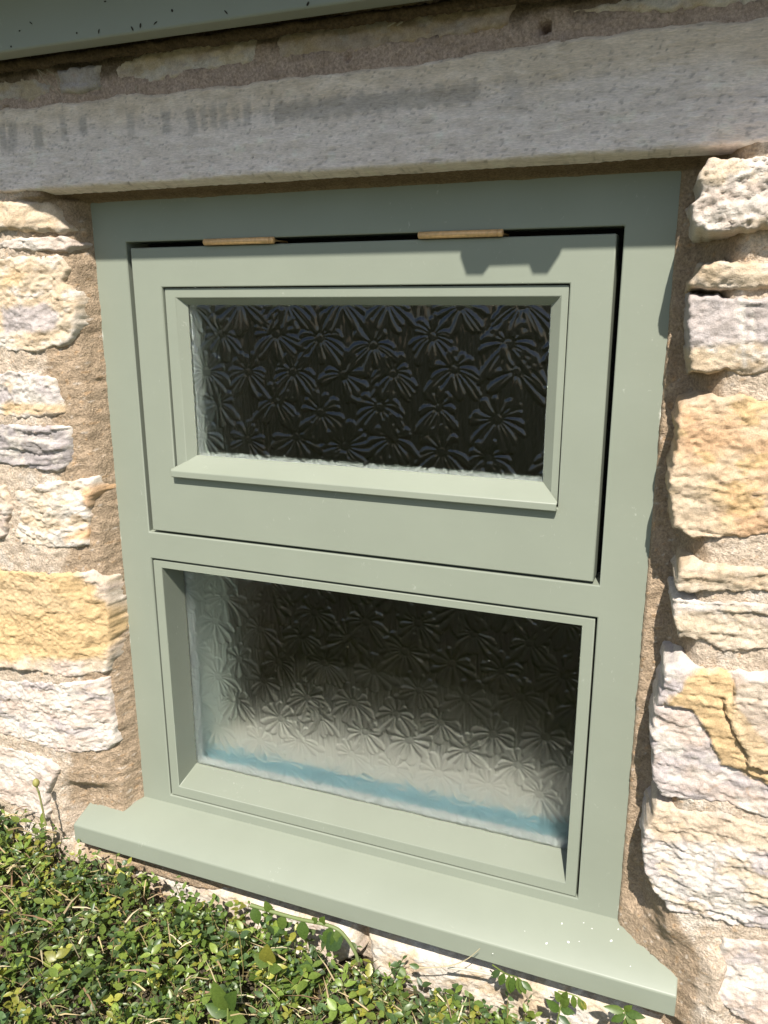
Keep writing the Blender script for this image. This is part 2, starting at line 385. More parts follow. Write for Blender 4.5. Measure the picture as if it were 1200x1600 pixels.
def stone(P, seed, tints, name='stone', H=1.0, rad=0.010, rough=1.0, strata=0.25, facets=7, res=0.0015, patch=None, label=None, face=-0.055, white=0.7, extra=None, bed=-0.028, lam=0.0):
    X, Z, Y, s, flake, n = heightfield(P, res, seed, H, rad, rough, strata, facets, face, bed)
    keep = s > -0.006
    if extra is not None: Y = extra(X, Z, Y, s)
    a = smooth01(fbm(X*18, Z*30, seed+7, 4)*1.6+0.5)
    colr = lerp(np.broadcast_to(tints[0], X.shape+(3,)), tints[1], a)
    if len(tints) > 2:
        b2 = smooth01((fbm(X*24+7, Z*40, seed+9, 5, 0.6)-0.06)*5)
        colr = lerp(colr, tints[2], b2*0.85)
    if lam > 0:
        tt = Z*230+fbm(X*10, Z*30, seed+60, 3)*2.5
        colr = colr*(1-lam*0.5*smooth01(np.abs(noise(tt, X*4, seed+70))*2.0))[..., None]
    # rusty veins, lime smears near the arrises and in hollows
    v = smooth01((ridged(X*22, Z*36, seed+12, 4)-0.84)*9)
    colr = lerp(colr, RUST*1.15, v*0.35)
    e = smooth01(1-s/(0.010 if bed < -0.021 else 0.014))*smooth01((fbm(X*34, Z*34, seed+13, 4)+0.02)*3.0)
    lime = np.clip(e*white+smooth01((fbm(X*30, Z*38, seed+14, 5, 0.6)-0.16)*6)*white*0.75, 0, 1)
    colr = lerp(colr, WHITE, lime)
    if patch is not None:
        for (pp, ct, soft, amt) in patch:
            d = sdf_poly(X+fbm(X*60, Z*60, seed+15, 3)*0.006, Z+fbm(X*60+5, Z*60, seed+16, 3)*0.006, pp)
            k = smooth01(d/soft+0.5)*amt
            colr = lerp(colr, ct*(1+0.12*n[..., None]), k)
    dk = smooth01((fbm(X*55, Z*70, seed+22, 5, 0.65)-0.17)*6)*0.22; colr = colr*(1-dk)[..., None]
    pits = smooth01((noise(X*210, Z*210, seed+18)-0.62)*8)*smooth01(fbm(X*20, Z*20, seed+19)*3+0.4)
    Y = Y+pits*0.0012*(s > 0.004)
    V = np.stack([X, Y, Z], -1).reshape(-1, 3); C = np.clip(colr, 0.02, 0.85).reshape(-1, 3)
    C = C*0.9
    V, F, C = compact(V, grid_faces(X.shape[1], X.shape[0], keep), C)
    o = to_wall(mesh_np(name, V, F, M_STONE, None, C))
    if label: o['label'] = label
    return o

PX = wall_poly
def P_(*p): return np.array(p)
LEFT = [
 ([(-160,322),(0,313),(85,312),(97,330),(108,358),(98,366),(0,366),(-160,372)], (CREAM, BUFF), {}),
 ([(-160,384),(0,379),(40,371),(104,368),(114,380),(105,395),(60,396),(0,391),(-160,398)], (WHITE, PINK), dict(rough=1.3, strata=1.2, rad=0.005)),
 ([(-170,406),(0,400),(95,398),(111,420),(104,440),(118,455),(124,490),(122,520),(112,538),(78,553),(30,551),(0,547),(-170,552)], (CREAM, BUFF, WHITE), dict(rough=1.2, facets=10, patch=[(PX([(-5,482),(60,475),(72,500),(68,515),(0,522)]), LAV, 0.008, 0.9), (PX([(-5,425),(30,425),(25,445),(-5,455)]), OCHRE, 0.01, 0.6)])),
 ([(-170,582),(0,578),(50,573),(100,588),(108,615),(112,648),(60,655),(0,648),(-170,655)], (WHITE, LAV, CREAM), dict(rough=1.2, patch=[(PX([(84,645),(112,640),(114,660),(88,662)]), RUST*1.25, 0.004, 0.9), (PX([(0,632),(40,630),(100,640),(80,650),(0,648)]), OCHRE, 0.006, 0.7)])),
 ([(-170,664),(0,654),(80,657),(120,663),(123,700),(120,728),(108,738),(60,730),(0,727),(-170,734)], (LAV, GREY, WHITE), dict(strata=2.6, rough=0.7, facets=4, lam=0.7)),
 ([(-170,750),(0,750),(32,752),(45,790),(33,840),(0,838),(-170,842)], (CREAM, PINK, BUFF), dict(strata=1.2)),
 ([(40,762),(90,747),(147,748),(153,770),(145,800),(144,852),(110,857),(60,848),(40,835),(52,790)], (CREAM, WHITE, BUFF), dict(rough=1.5, facets=11, patch=[(PX([(105,770),(135,765),(150,800),(145,850),(90,850),(95,838),(125,825)]), RUST*1.5, 0.008, 0.65)])),
 ([(-170,888),(0,879),(100,886),(150,892),(168,912),(173,960),(177,1030),(172,1052),(128,1054),(60,1041),(0,1034),(-170,1040)], (CREAM, PINK, CREAM), dict(rough=1.1, strata=0.2, facets=8, patch=[(PX([(-180,890),(0,884),(95,892),(125,925),(150,965),(162,1005),(140,1040),(60,1032),(-180,1036)]), OCHRE, 0.012, 0.92), (PX([(-180,900),(60,905),(110,960),(20,960),(-180,960)]), CREAM, 0.02, 0.25)])),
 ([(-170,1058),(0,1050),(60,1052),(172,1060),(178,1100),(186,1163),(178,1174),(150,1172),(115,1170),(60,1150),(0,1135),(-170,1140)], (PINK, WHITE, LAV), dict(rough=1.4, facets=10)),
 ([(-170,1152),(0,1150),(60,1162),(112,1180),(118,1192),(100,1230),(102,1272),(60,1258),(0,1236),(-170,1240)], (WHITE, PINK), dict(rough=1.1)),
 ([(-180,1250),(0,1246),(60,1268),(106,1282),(112,1293),(90,1303),(40,1310),(-180,1330)], (WHITE, BUFF), {}),
]
RIGHT = [
 ([(1105,248),(1200,243),(1350,235),(1350,364),(1200,363),(1150,370),(1120,371),(1084,366),(1076,343),(1076,316),(1090,304),(1081,288),(1093,263)], (PINK, WHITE, CREAM), dict(rough=1.6, facets=12, face=-0.073)),
 ([(1093,410),(1130,403),(1200,406),(1350,400),(1350,456),(1200,457),(1165,458),(1100,456),(1074,452),(1072,440),(1083,430)], (CREAM, BUFF), dict(strata=1.0)),
 ([(1072,458),(1165,461),(1350,462),(1350,588),(1200,589),(1155,592),(1130,585),(1074,588),(1071,560),(1070,500)], (CREAM, BUFF, WHITE), dict(facets=8, patch=[(PX([(1060,455),(1365,455),(1365,540),(1130,535),(1060,545)]), LAV, 0.008, 0.85), (PX([(1148,475),(1156,475),(1165,570),(1158,570)]), WHITE, 0.004, 0.9), (PX([(1170,470),(1176,470),(1183,560),(1176,560)]), WHITE, 0.004, 0.8), (PX([(1070,552),(1115,548),(1150,580),(1072,586)]), BUFF, 0.006, 0.7)])),
 ([(1062,630),(1090,621),(1115,616),(1160,614),(1200,619),(1350,612),(1350,848),(1200,842),(1120,845),(1075,842),(1048,830),(1044,800),(1040,770),(1045,725),(1054,690),(1051,655)], (ORANGE, BUFF, OCHRE), dict(strata=0.8, facets=9, white=0.15, patch=[(PX([(1040,700),(1100,730),(1130,800),(1150,850),(1040,850)]), CREAM, 0.02, 0.7)])),
 ([(1060,878),(1100,876),(1200,885),(1350,882),(1350,932),(1200,931),(1052,927),(1050,905)], (CREAM, BUFF), dict(strata=1.6, facets=4, white=0.3, lam=0.3)),
 ([(1044,932),(1100,935),(1200,937),(1350,940),(1350,1022),(1200,1018),(1128,1026),(1092,1005),(1056,1004),(1049,975),(1042,950)], (LAV, CREAM, WHITE), dict(strata=1.8, lam=0.25, patch=[(PX([(1045,965),(1200,978),(1350,975),(1350,1030),(1045,1020)]), CREAM, 0.008, 0.8)])),
 ([(1036,1036),(1060,1031),(1110,1041),(1200,1049),(1350,1050),(1350,1294),(1200,1284),(1140,1262),(1080,1256),(1027,1247),(1015,1210),(1013,1140),(1020,1100),(1030,1070)], (LAV, PINK, WHITE), dict(strata=1.0, facets=6, rough=0.9)),
 ([(1024,1257),(1080,1264),(1140,1270),(1200,1292),(1350,1304),(1350,1468),(1200,1461),(1125,1446),(1072,1433),(1045,1428),(1020,1400),(1006,1375),(998,1330),(1003,1290),(1015,1270)], (LAV, WHITE, CREAM), dict(strata=1.0, rough=1.3, facets=10, patch=[(PX([(1010,1260),(1120,1268),(1350,1310),(1350,1345),(1150,1318),(1020,1312)]), BUFF, 0.01, 0.75)])),
 ([(1125,1462),(1200,1472),(1350,1482),(1350,1630),(1200,1604),(1140,1582),(1108,1546),(1122,1510),(1118,1480)], (WHITE, PINK, LAV), dict(rough=1.2)),
 ([(1085,1604),(1112,1592),(1190,1612),(1260,1640),(1260,1690),(1080,1680)], (WHITE, CREAM), {}),
]
BELOW = [
 ([(105,1328),(200,1352),(330,1390),(440,1424),(545,1456),(560,1500),(480,1530),(300,1470),(120,1400)], (WHITE, CREAM, PINK), dict(rad=0.010)),
 ([(566,1463),(700,1502),(860,1549),(960,1580),(1035,1604),(1060,1660),(900,1690),(700,1640),(580,1560)], (CREAM, WHITE, BUFF), dict(rad=0.012)),
 ([(120,1420),(300,1490),(480,1545),(560,1530),(575,1620),(300,1620),(100,1560)], (PINK, CREAM), {}),
 ([(590,1580),(700,1660),(900,1710),(1060,1690),(1080,1850),(600,1800)], (LAV, CREAM), {}),
]
TOP = [
 ([(-170,150),(0,120),(40,116),(85,125),(78,150),(45,165),(20,160),(0,160),(-170,190)], (GREY*1.05, CREAM*0.85), dict(rough=1.0)),
 ([(92,148),(88,110),(130,100),(160,99),(158,135),(138,150)], (GREY, LAV), {}),
 ([(172,130),(178,93),(230,74),(330,56),(408,46),(402,95),(370,108),(330,112),(290,118),(235,134),(205,128)], (WHITE, PINK, CREAM), dict(rough=1.0, patch=[(PX([(170,100),(260,70),(400,45),(400,62),(300,85),(185,115)]), BUFF*0.9, 0.012, 0.4)])),
 ([(430,95),(425,48),(620,-20),(860,-60),(805,18),(790,45),(700,62),(600,76),(530,88)], (PINK*0.85, BUFF*0.8, GREY), dict(rough=0.8, white=0.3, patch=[(PX([(440,98),(530,82),(600,68),(790,40),(795,55),(600,84),(530,94)]), OCHRE*0.8, 0.006, 0.8)])),
 ([(860,22),(900,5),(1000,-15),(1350,-75),(1350,-10),(1160,14),(1090,18),(980,26),(930,28)], (WHITE, CREAM, PINK), dict(rough=0.8)),
]
STONE_POLYS = []
def flake_lip(X, Z, Y, s):
    # the peeled ochre sheet on the stone right of the sill: a raised lamina with broken edges
    lip = PX([(1036,1100),(1085,1050),(1130,1045),(1148,1070),(1150,1095),(1128,1090),(1138,1125),(1165,1178),(1170,1190),(1230,1215),(1230,1240),(1160,1205),(1128,1195),(1105,1145),(1080,1110)])
    up = PX([(1150,1060),(1145,1090),(1128,1090),(1138,1125),(1165,1178),(1170,1190),(1240,1215),(1400,1230),(1400,1040),(1200,1045)])
    wx = X+fbm(X*110, Z*110, 71, 3)*0.003; wz = Z+fbm(X*110+3, Z*110, 72, 3)*0.003
    d1 = sdf_poly(wx, wz, lip); d2 = sdf_poly(wx, wz, up)
    return Y-0.004*smooth01(d1/0.0016)-0.0085*smooth01(d2/0.0016)
sd = 100
for lst, nm in ((LEFT, 'l'), (RIGHT, 'r'), (BELOW, 'b'), (TOP, 't')):
    for i, (pts, tints, kw) in enumerate(lst):
        sd += 37
        kw = dict(kw)
        if nm == 'r' and i == 6:
            kw['extra'] = flake_lip
            kw['patch'] = [(PX([(1036,1100),(1085,1048),(1132,1043),(1150,1070),(1150,1095),(1240,1215),(1240,1245),(1160,1207),(1128,1197),(1105,1145),(1080,1110)]), OCHRE*1.02, 0.004, 0.9),
                           (PX([(1152,1060),(1148,1090),(1138,1125),(1170,1188),(1400,1230),(1400,1040)]), BUFF, 0.01, 0.55)]
        if nm == 't': kw.setdefault('face', -0.0555); kw['bed'] = -0.040; kw.setdefault('rad', 0.006)
        if nm == 'b': kw.setdefault('face', -0.035); kw['bed'] = -0.008
        if nm == 'l': kw.setdefault('bed', -0.022); kw.setdefault('rad', 0.006); kw.setdefault('face', 'splay')
        if nm == 'r': kw.setdefault('bed', -0.016); kw.setdefault('rad', 0.0045); kw.setdefault('face', -0.059)
        if nm == 'l': pts = [(u-6 if u > 30 else u, v) for u, v in pts]
        P = wall_poly(pts, {'l': -0.033, 'r': -0.055, 'b': -0.036, 't': -0.052}[nm]); STONE_POLYS.append(P)
        stone(P, sd, tints, **kw)
# the same rubble carries on past the picture on both sides, coarser
def more_stones():
    rs = np.random.default_rng(5); k = 0
    for side in (-1, 1):
        z = -1.0
        while z < -0.02:
            hh = rs.uniform(0.07, 0.13); top = min(z+hh, -0.005)
            x = -0.20 if side < 0 else 0.79
            end = -0.85 if side < 0 else 1.40
            while (x > end) if side < 0 else (x < end):
                ln = rs.uniform(0.12, 0.26)
                xa, xb = (x-ln, x-0.012) if side < 0 else (x+0.012, x+ln)
                j = lambda: rs.uniform(-0.006, 0.006)
                P = np.array([(xa+j(), z+0.008+j()), ((xa+xb)/2, z+0.006+j()), (xb+j(), z+0.008+j()), (xb+j(), (z+top)/2), (xb+j(), top-0.008+j()), ((xa+xb)/2, top-0.006+j()), (xa+j(), top-0.008+j()), (xa+j(), (z+top)/2)])
                tn = [CREAM, WHITE, PINK, BUFF, LAV, OCHRE]; a, b = rs.choice(6, 2, replace=False)
                stone(P, 900+k*11, (tn[a], tn[b]), res=0.004); k += 1
                x = x-ln if side < 0 else x+ln
            z = z+hh
more_stones()

# mortar bed ---------------------------------------------------------
MORT_P = np.array((0.54, 0.44, 0.34)); MORT_B = np.array((0.385, 0.29, 0.20)); MORT_D = np.array((0.30, 0.235, 0.19))
def build_mortar():
    res = 0.0021
    xs = np.arange(-0.36, 1.02, res); zs = np.arange(-1.0, 0.34, res)
    X, Z = np.meshgrid(xs, zs)
    dx = np.maximum(np.maximum(0-X, X-0.62), 0); dzt = np.maximum(Z-0.0, 0); dzb = np.maximum(-0.7515-Z, 0)
    side = np.hypot(dx, dzb)
    wob = fbm(X*30, Z*30, 300, 4)
    ra = np.where(X > 0.31, 0.016, 0.0); rb = np.where(X > 0.31, 0.030, 0.026)
    t_side = smooth01((side+wob*0.006-0.002-ra)/rb)
    t_top = np.clip((dzt+wob*0.0015)/0.009, 0, 1)
    t = np.clip(np.maximum(t_side, t_top), 0, 1)
    bed = -0.0470-0.003*fbm(X*14, Z*14, 301, 3)-0.0045*smooth01((X-0.655)/0.02)
    under = smooth01((-0.785-Z)/0.012)*smooth01((X+0.06)/0.02)*smooth01((0.70-X)/0.02); bed = bed+0.030*under
    # flush pointing above the lintel
    up = smooth01((Z-0.06)/0.03); bed = bed*(1-up)+(-0.0505)*up
    Y = -0.0035*(1-t)+bed*t
    sl_ = side+wob*0.005+noise(X*120, Z*120, 312)*0.0012
    yl = np.interp(sl_, [0.0, 0.002, 0.009, 0.03, 0.07], [-0.003, -0.008, -0.0225, -0.0345, -0.0475])
    yl = np.where(dzt > 0, Y, yl)
    lf = smooth01((0.2-X)/0.1)
    Y = Y*(1-lf)+yl*lf
    lowr = smooth01((-0.705-Z)/0.03)*smooth01((X-0.60)/0.02)*smooth01((0.74-X)/0.03)*smooth01((Z+0.83)/0.02)
    Y = Y*(1-lowr)+(-0.004-np.clip(X-0.62, 0, 1)*0.62)*lowr
    lowl = smooth01((-0.715-Z)/0.02)*smooth01((0.02-X)/0.01)*smooth01((X+0.10)/0.03)*smooth01((Z+0.83)/0.02)
    Y = Y*(1-lowl)+(-0.004-0.022*smooth01((-X-0.001)/0.012))*lowl
    dip = np.minimum(np.minimum(X, 0.62-X), -Z); Y = Y+0.014*smooth01(dip/0.004)
    Y = Y-fbm(X*60, Z*75, 302, 5, 0.6)*0.0030*(0.35+0.65*smooth01(side/0.012+dzt/0.02))*(1-0.15*up)
    Y = Y+0.010*smooth01((Z-0.014)/0.004)*smooth01((0.082-Z)/0.004)
    # raked tool ridges in the fresh mortar
    Y = Y-ridged(X*50, Z*95, 304, 3)*0.0012*(1-up)
    Y = Y-smooth01((noise(X*190, Z*190, 303)-0.45)*5)*0.0014
    for P in STONE_POLYS:
        a0, b0 = P.min(0); a1, b1 = P.max(0)
        i0, i1 = np.searchsorted(xs, (a0, a1)); j0, j1 = np.searchsorted(zs, (b0, b1))
        if i1-i0 < 2 or j1-j0 < 2: continue
        sd_ = sdf_poly(X[j0:j1, i0:i1], Z[j0:j1, i0:i1], P)
        Y[j0:j1, i0:i1] += 0.009*smooth01((sd_-0.0045)/0.006)*smooth01(((side+dzt)[j0:j1, i0:i1]-0.006)/0.010)
    for (u, v, r, dp) in ((851,43,0.0055,0.02), (862,66,0.003,0.006), (10,172,0.005,0.008), (545,90,0.004,0.005), (1066,48,0.004,0.004), (990,53,0.004,0.004)):
        p = on_wall(u, v, -0.05); d = np.hypot(X-p[0], (Z-p[2])*1.1)+noise(X*150, Z*150, 310)*0.0012
        Y = Y+dp*smooth01((r-d)/0.002)
    # colours: brown fresh mortar round the frame, pale between the stones
    near = np.maximum(np.maximum(0-X, X-0.62), np.maximum(dzt, np.maximum(-0.80-Z, 0)))
    f = smooth01((0.052-near+fbm(X*22, Z*22, 305, 4)*0.022)/0.010)
    f = np.maximum(f, smooth01((0.085-np.hypot(np.maximum(X-0.62, 0), np.maximum(np.abs(Z+0.80)-0.05, 0))+wob*0.02)/0.01)*(X > 0.6))
    f = np.maximum(f, smooth01((0.085-np.hypot(np.maximum(0-X, 0), np.maximum(np.abs(Z+0.745)-0.035, 0))+wob*0.02)/0.01)*(X < 0.02))
    c = lerp(np.broadcast_to(MORT_P, X.shape+(3,)), WHITE, smooth01((fbm(X*40, Z*40, 306, 4)-0.1)*4)*0.5)
    c = lerp(c, MORT_B, f)
    c = lerp(c, np.array((0.47, 0.36, 0.30)), up)
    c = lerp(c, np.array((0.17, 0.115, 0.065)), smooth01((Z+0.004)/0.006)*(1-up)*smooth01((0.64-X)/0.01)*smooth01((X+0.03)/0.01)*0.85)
    c = c*(1+0.16*fbm(X*80, Z*80, 307, 4))[..., None]
    gr = smooth01((noise(X*170, Z*170, 308)-0.55)*9)
    gr = gr*smooth01((-0.002-Z)/0.004); c = lerp(c, np.array((0.55, 0.33, 0.16)), gr*0.45)
    gr2 = smooth01((noise(X*210, Z*210, 309)-0.6)*9); c = lerp(c, WHITE, gr2*0.5*smooth01((-0.002-Z)/0.004))
    # peaty dirt under the eaves board
    dirt = smooth01((Z-0.105+fbm(X*30, Z*12, 320, 4)*0.02)/0.014)
    c = lerp(c, np.array((0.10, 0.075, 0.045)), dirt*0.8)
    hole = (X > 0.006) & (X < 0.614) & (Z < -0.006) & (Z > -0.785)
    V = np.stack([X, Y, Z], -1).reshape(-1, 3); C = np.clip(c, 0.02, 0.8).reshape(-1, 3)
    V, F, C = compact(V, grid_faces(X.shape[1], X.shape[0], ~hole), C)
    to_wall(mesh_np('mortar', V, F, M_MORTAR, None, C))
    # the bed beyond the picture
    bx = [(-1.1,-0.355,-0.030,0.0,-1.05,0.45), (1.012,1.6,-0.030,0.0,-1.05,0.45), (-0.357,1.014,-0.030,0.0,0.335,0.45), (-0.357,1.014,-0.030,0.0,-1.05,-0.995)]
    o = boxes('wall_core', bx, M_MORTAR); a = o.data.attributes.new('tint', 'FLOAT_COLOR', 'POINT')
    a.data.foreach_set('color', np.tile(np.array([*MORT_P, 1], np.float32), len(o.data.vertices)))
    to_wall(o)
build_mortar()

# lintel -------------------------------------------------------------
def build_lintel():
    res = 0.0016
    xs = np.arange(-0.42, 1.05, res); zs = np.arange(0.0045, 0.104, res)
    X, Z = np.meshgrid(xs, zs)
    zb = 0.0075+0.0012*fbm(X*14, X*0, 400, 3)+0.0006*noise(X*160, X*0+3, 401)
    zt = 0.091+0.006*fbm(X*16, X*0+8, 402, 4)+0.006*smooth01((X-0.35)/0.2)*(1-smooth01((X-0.9)/0.1))
    s = np.minimum(Z-zb, zt-Z)
    Y = -0.0525-0.0009*fbm(X*35, Z*60, 403, 5, 0.6)-0.0006*ridged(X*60, Z*220, 404, 3)
    dr = np.clip((Z-zb)/0.004, 0, 1); Y = Y+0.004*(1-np.sqrt(1-(1-dr)**2))*1.0
    Y = np.where(Z < zb, -0.0485+np.clip((zb-Z), 0, 0.01)*6, Y)
    Y = Y+0.006*smooth01(1-(zt-Z)/0.006)
    # small cracks and pits
    cr = smooth01((ridged(X*42, Z*210, 405, 3)-0.80)*9); Y = Y+cr*0.0009
    pit = smooth01((noise(X*190, Z*230, 406)-0.72)*7); Y = Y+pit*0.0009
    base = np.array((0.72, 0.63, 0.56)); cool = np.array((0.80, 0.71, 0.67)); warm = np.array((0.70, 0.58, 0.46))
    g = smooth01((Z-0.048)/0.03+fbm(X*14, Z*24, 407, 4)*0.7)
    c = lerp(np.broadcast_to(cool, X.shape+(3,)), warm, g*0.75)
    c = lerp(c, base*1.2, smooth01((fbm(X*30, Z*45, 408, 5)-0.12)*4)*0.5)
    c = c*(1-0.35*cr-0.35*pit)[..., None]*(1+0.14*fbm(X*70, Z*110, 409, 4))[..., None]
    marks = [(5,216,8,26),(20,214,11,28),(60,212,11,24),(100,200,7,22),(130,196,8,18),(205,194,8,22),(221,195,6,18),(260,190,9,18),(300,188,9,22),(318,184,6,20),(333,183,7,22),(349,182,7,20),(368,180,7,22),(386,178,7,20),(402,177,7,20),(416,175,7,18),(802,139,12,22),(838,130,8,22),(942,122,9,24)]
    nz = fbm(X*120, Z*90, 410, 4)
    for (u, v, a, b) in marks:
        p = on_wall(u, v, -0.0525); k = a*0.00072; kb = b*0.00062
        d = np.maximum(np.abs(X-p[0])/k, np.abs(Z-p[2])/kb)+nz*0.55
        c = lerp(c, np.array((0.255, 0.24, 0.235)), smooth01((1.1-d)*1.6)*0.5*(0.55+0.45*math.sin(u*1.7)))
    p0 = on_wall(430, 172, -0.0525); p1 = on_wall(740, 142, -0.0525)
    d = np.abs(Z-np.interp(X, [p0[0], p1[0]], [p0[2], p1[2]])+0.002)/0.0095+nz*0.8+smooth01((p0[0]-X)/0.01)*9+smooth01((X-p1[0])/0.03)*9
    c = lerp(c, np.array((0.27, 0.25, 0.235)), smooth01((1.15-d)*1.4)*0.5)
    keep = (Z > zb-0.006) & (Z < zt)
    V = np.stack([X, Y, Z], -1).reshape(-1, 3); C = np.clip(c, 0.03, 0.82).reshape(-1, 3)
    V, F, C = compact(V, grid_faces(X.shape[1], X.shape[0], keep), C)
    o = to_wall(mesh_np('lintel', V, F, M_LINTEL, None, C)); o['label'] = 'long grey weathered stone lintel over the window'
    o2 = boxes('lintel_body', [(-1.1,1.6,-0.0465,0.06,0.0082,0.088)], M_MORTAR)
    a = o2.data.attributes.new('tint', 'FLOAT_COLOR', 'POINT'); a.data.foreach_set('color', np.tile(np.array([0.33,0.27,0.18,1], np.float32), len(o2.data.vertices)))
    o2.parent = o; o2.matrix_parent_inverse = Matrix.Identity(4)
build_lintel()

# ------------------------------------------------------------------ eaves board, gutter, roof edge
eb = tag(empty('eaves_board', (0.31, -0.07, 0.126)), 'dark green painted eaves board with dirt specks above the lintel', 'board')
def child(o, root, label=None):
    o.parent = root; o.matrix_parent_inverse = Matrix.Translation(-Vector(root.location))
    if label: o['label'] = label
    return o
child(boxes('board', [(-1.1,1.6,-0.096,-0.074,0.126,0.34)], M_EAVE, bevel=0.002), eb)
rs = np.random.default_rng(3)
Vd, Fd = [], []
for k in range(30):                                   # soot and spider specks stuck on the board
    u = rs.uniform(0, 560); v = (92-u*0.15)*rs.uniform(0, 1)**0.6
    p = on_wall(u, max(v, 2), -0.0965)
    if p[2] < 0.129: continue
    a = rs.uniform(0, 3.14); L = rs.uniform(0.0008, 0.0032); wd = rs.uniform(0.0005, 0.0012); n = len(Vd)
    for j in range(6):
        q = j*math.pi/3; ex = math.cos(q)*L; ez = math.sin(q)*wd
        Vd.append((p[0]+ex*math.cos(a)-ez*math.sin(a), -0.0963, p[2]+ex*math.sin(a)+ez*math.cos(a)))
    Vd.append((p[0], -0.0975, p[2])); 
    Fd += [(n+j, n+(j+1) % 6, n+6) for j in range(6)]
o = child(mesh_np('dirt_specks', np.array(Vd), np.array(Fd), plain('dark_dirt', (0.035, 0.03, 0.025), 0.9)), eb); o['kind'] = 'stuff'
# dirt ledge and debris packed under the board
xs = np.linspace(-0.42, 0.95, 500); th = np.linspace(0, math.pi, 7)
X, T = np.meshgrid(xs, th); rr = 0.004+0.004*np.clip(fbm(X*40, T, 430, 4)+0.2, 0, 1)+0.0015*noise(X*220, T*2, 431)
V = np.stack([X, -0.062-np.sin(T)*rr*1.1-0.004*np.cos(T)*0, 0.124+np.cos(T)*rr], -1).reshape(-1, 3)
cc = np.tile(np.array((0.085, 0.06, 0.035)), (len(V), 1))*(1+0.5*RNG.random((len(V), 1)))
o = child(mesh_np('packed_debris', V, grid_faces(500, 7), M_MORTAR, None, cc), eb); o['kind'] = 'stuff'

gt = tag(empty('box_gutter', (0.31, -0.16, 0.2)), 'green box gutter running along the eaves above the window', 'gutter')
GY, GZ = -0.215, 0.200
child(boxes('trough', [(-1.1,1.6,GY,-0.0985,GZ,GZ+0.09)], M_EAVE, bevel=0.003), gt)
# joint bracket whose two lugs hang below the gutter edge
def prism(name, pts, y0, y1, mat):
    n = len(pts); V = [(x, y0, z) for x, z in pts]+[(x, y1, z) for x, z in pts]
    me = bpy.data.meshes.new(name)
    me.from_pydata(V, [], [tuple(range(n))[::-1], tuple(range(n, 2*n))]+[(i, (i+1) % n, n+(i+1) % n, n+i) for i in range(n)])
    me.materials.append(mat); o = bpy.data.objects.new(name, me); COL.objects.link(o); return o
sh = 0.3*(-GY)
def gzs(z): return z+1.23*(-GY)
pr = [(0.4281,-0.0625),(0.4347,-0.0798),(0.4505,-0.0800),(0.4567,-0.0722),(0.4938,-0.0717),(0.4976,-0.0797),(0.5111,-0.0798),(0.5219,-0.0625)]
pr = [(x+sh, gzs(z)) for x, z in pr]
child(prism('bracket', pr, GY-0.003, GY+0.0, M_EAVE), gt)
rf = mesh_np('roof', np.array([(-1.1,-0.27,0.30),(1.6,-0.27,0.30),(1.6,3.0,1.9),(-1.1,3.0,1.9),(-1.1,-0.27,0.32),(1.6,-0.27,0.32),(1.6,3.0,1.92),(-1.1,3.0,1.92)]),
             np.array([(0,3,2,1),(4,5,6,7),(0,1,5,4),(1,2,6,5),(2,3,7,6),(3,0,4,7)]), M_ROOF, smooth=False)
tag(rf, kind='structure')

# ------------------------------------------------------------------ the window
win = tag(empty('casement_window', (0.31, 0.0, -0.75)), 'sage green timber window with two patterned glass panes in stone wall', 'window')
WI = Matrix.Translation((-0.31, 0, 0.75))
def in_win(o, root=None):
    o.parent = root or win; o.matrix_parent_inverse = WI; return o
FX, FZ = 0.62, -0.7515
SX0, SX1, SZ0, SZ1 = 0.0448, 0.5753, -0.3763, -0.0438     # sash opening
BX0, BX1, BZ0, BZ1 = 0.0450, 0.5750, -0.7387, -0.4095     # fixed light opening
def frame_plate(name, xs, zs, holes, y0, y1, mat):
    """a plate on the xz plane with rectangular holes, from cut lines xs, zs"""
    nx, nz = len(xs), len(zs)
    V = [(x, y, z) for y in (y0, y1) for z in zs for x in xs]; F = []
    solid = np.ones((nz-1, nx-1), bool)
    for (i0, i1, j0, j1) in holes: solid[j0:j1, i0:i1] = False
    idx = lambda k, j, i: k*nx*nz+j*nx+i
    S_ = lambda j, i: 0 <= j < nz-1 and 0 <= i < nx-1 and solid[j, i]
    for j in range(nz-1):
        for i in range(nx-1):
            if not solid[j, i]: continue
            F.append((idx(0,j,i), idx(0,j,i+1), idx(0,j+1,i+1), idx(0,j+1,i)))
            F.append((idx(1,j,i), idx(1,j+1,i), idx(1,j+1,i+1), idx(1,j,i+1)))
            if not S_(j-1, i): F.append((idx(0,j,i), idx(1,j,i), idx(1,j,i+1), idx(0,j,i+1)))
            if not S_(j+1, i): F.append((idx(0,j+1,i), idx(0,j+1,i+1), idx(1,j+1,i+1), idx(1,j+1,i)))
            if not S_(j, i-1): F.append((idx(0,j,i), idx(0,j+1,i), idx(1,j+1,i), idx(1,j,i)))
            if not S_(j, i+1): F.append((idx(0,j,i+1), idx(1,j,i+1), idx(1,j+1,i+1), idx(0,j+1,i+1)))
    V, F, _ = compact(np.array(V), np.array(F))
    return mesh_np(name, V, F, mat, smooth=False)
fr = frame_plate('frame', [0, SX0, SX1, FX], [FZ-0.004, BZ0, BZ1, SZ0, SZ1, 0.0], [(1,2,1,2), (1,2,3,4)], 0.0, 0.07, M_PAINT)
add_bevel(fr, 0.0012); in_win(fr)
# weather seal behind the sash and rebates behind the panes
seal = frame_plate('weather_seal', [0.040, 0.058, 0.562, 0.580], [-0.380, -0.364, -0.058, -0.040], [(1,2,1,2)], 0.041, 0.069, M_SEAL); in_win(seal, fr); seal.matrix_parent_inverse = Matrix.Identity(4)
seal.parent = fr

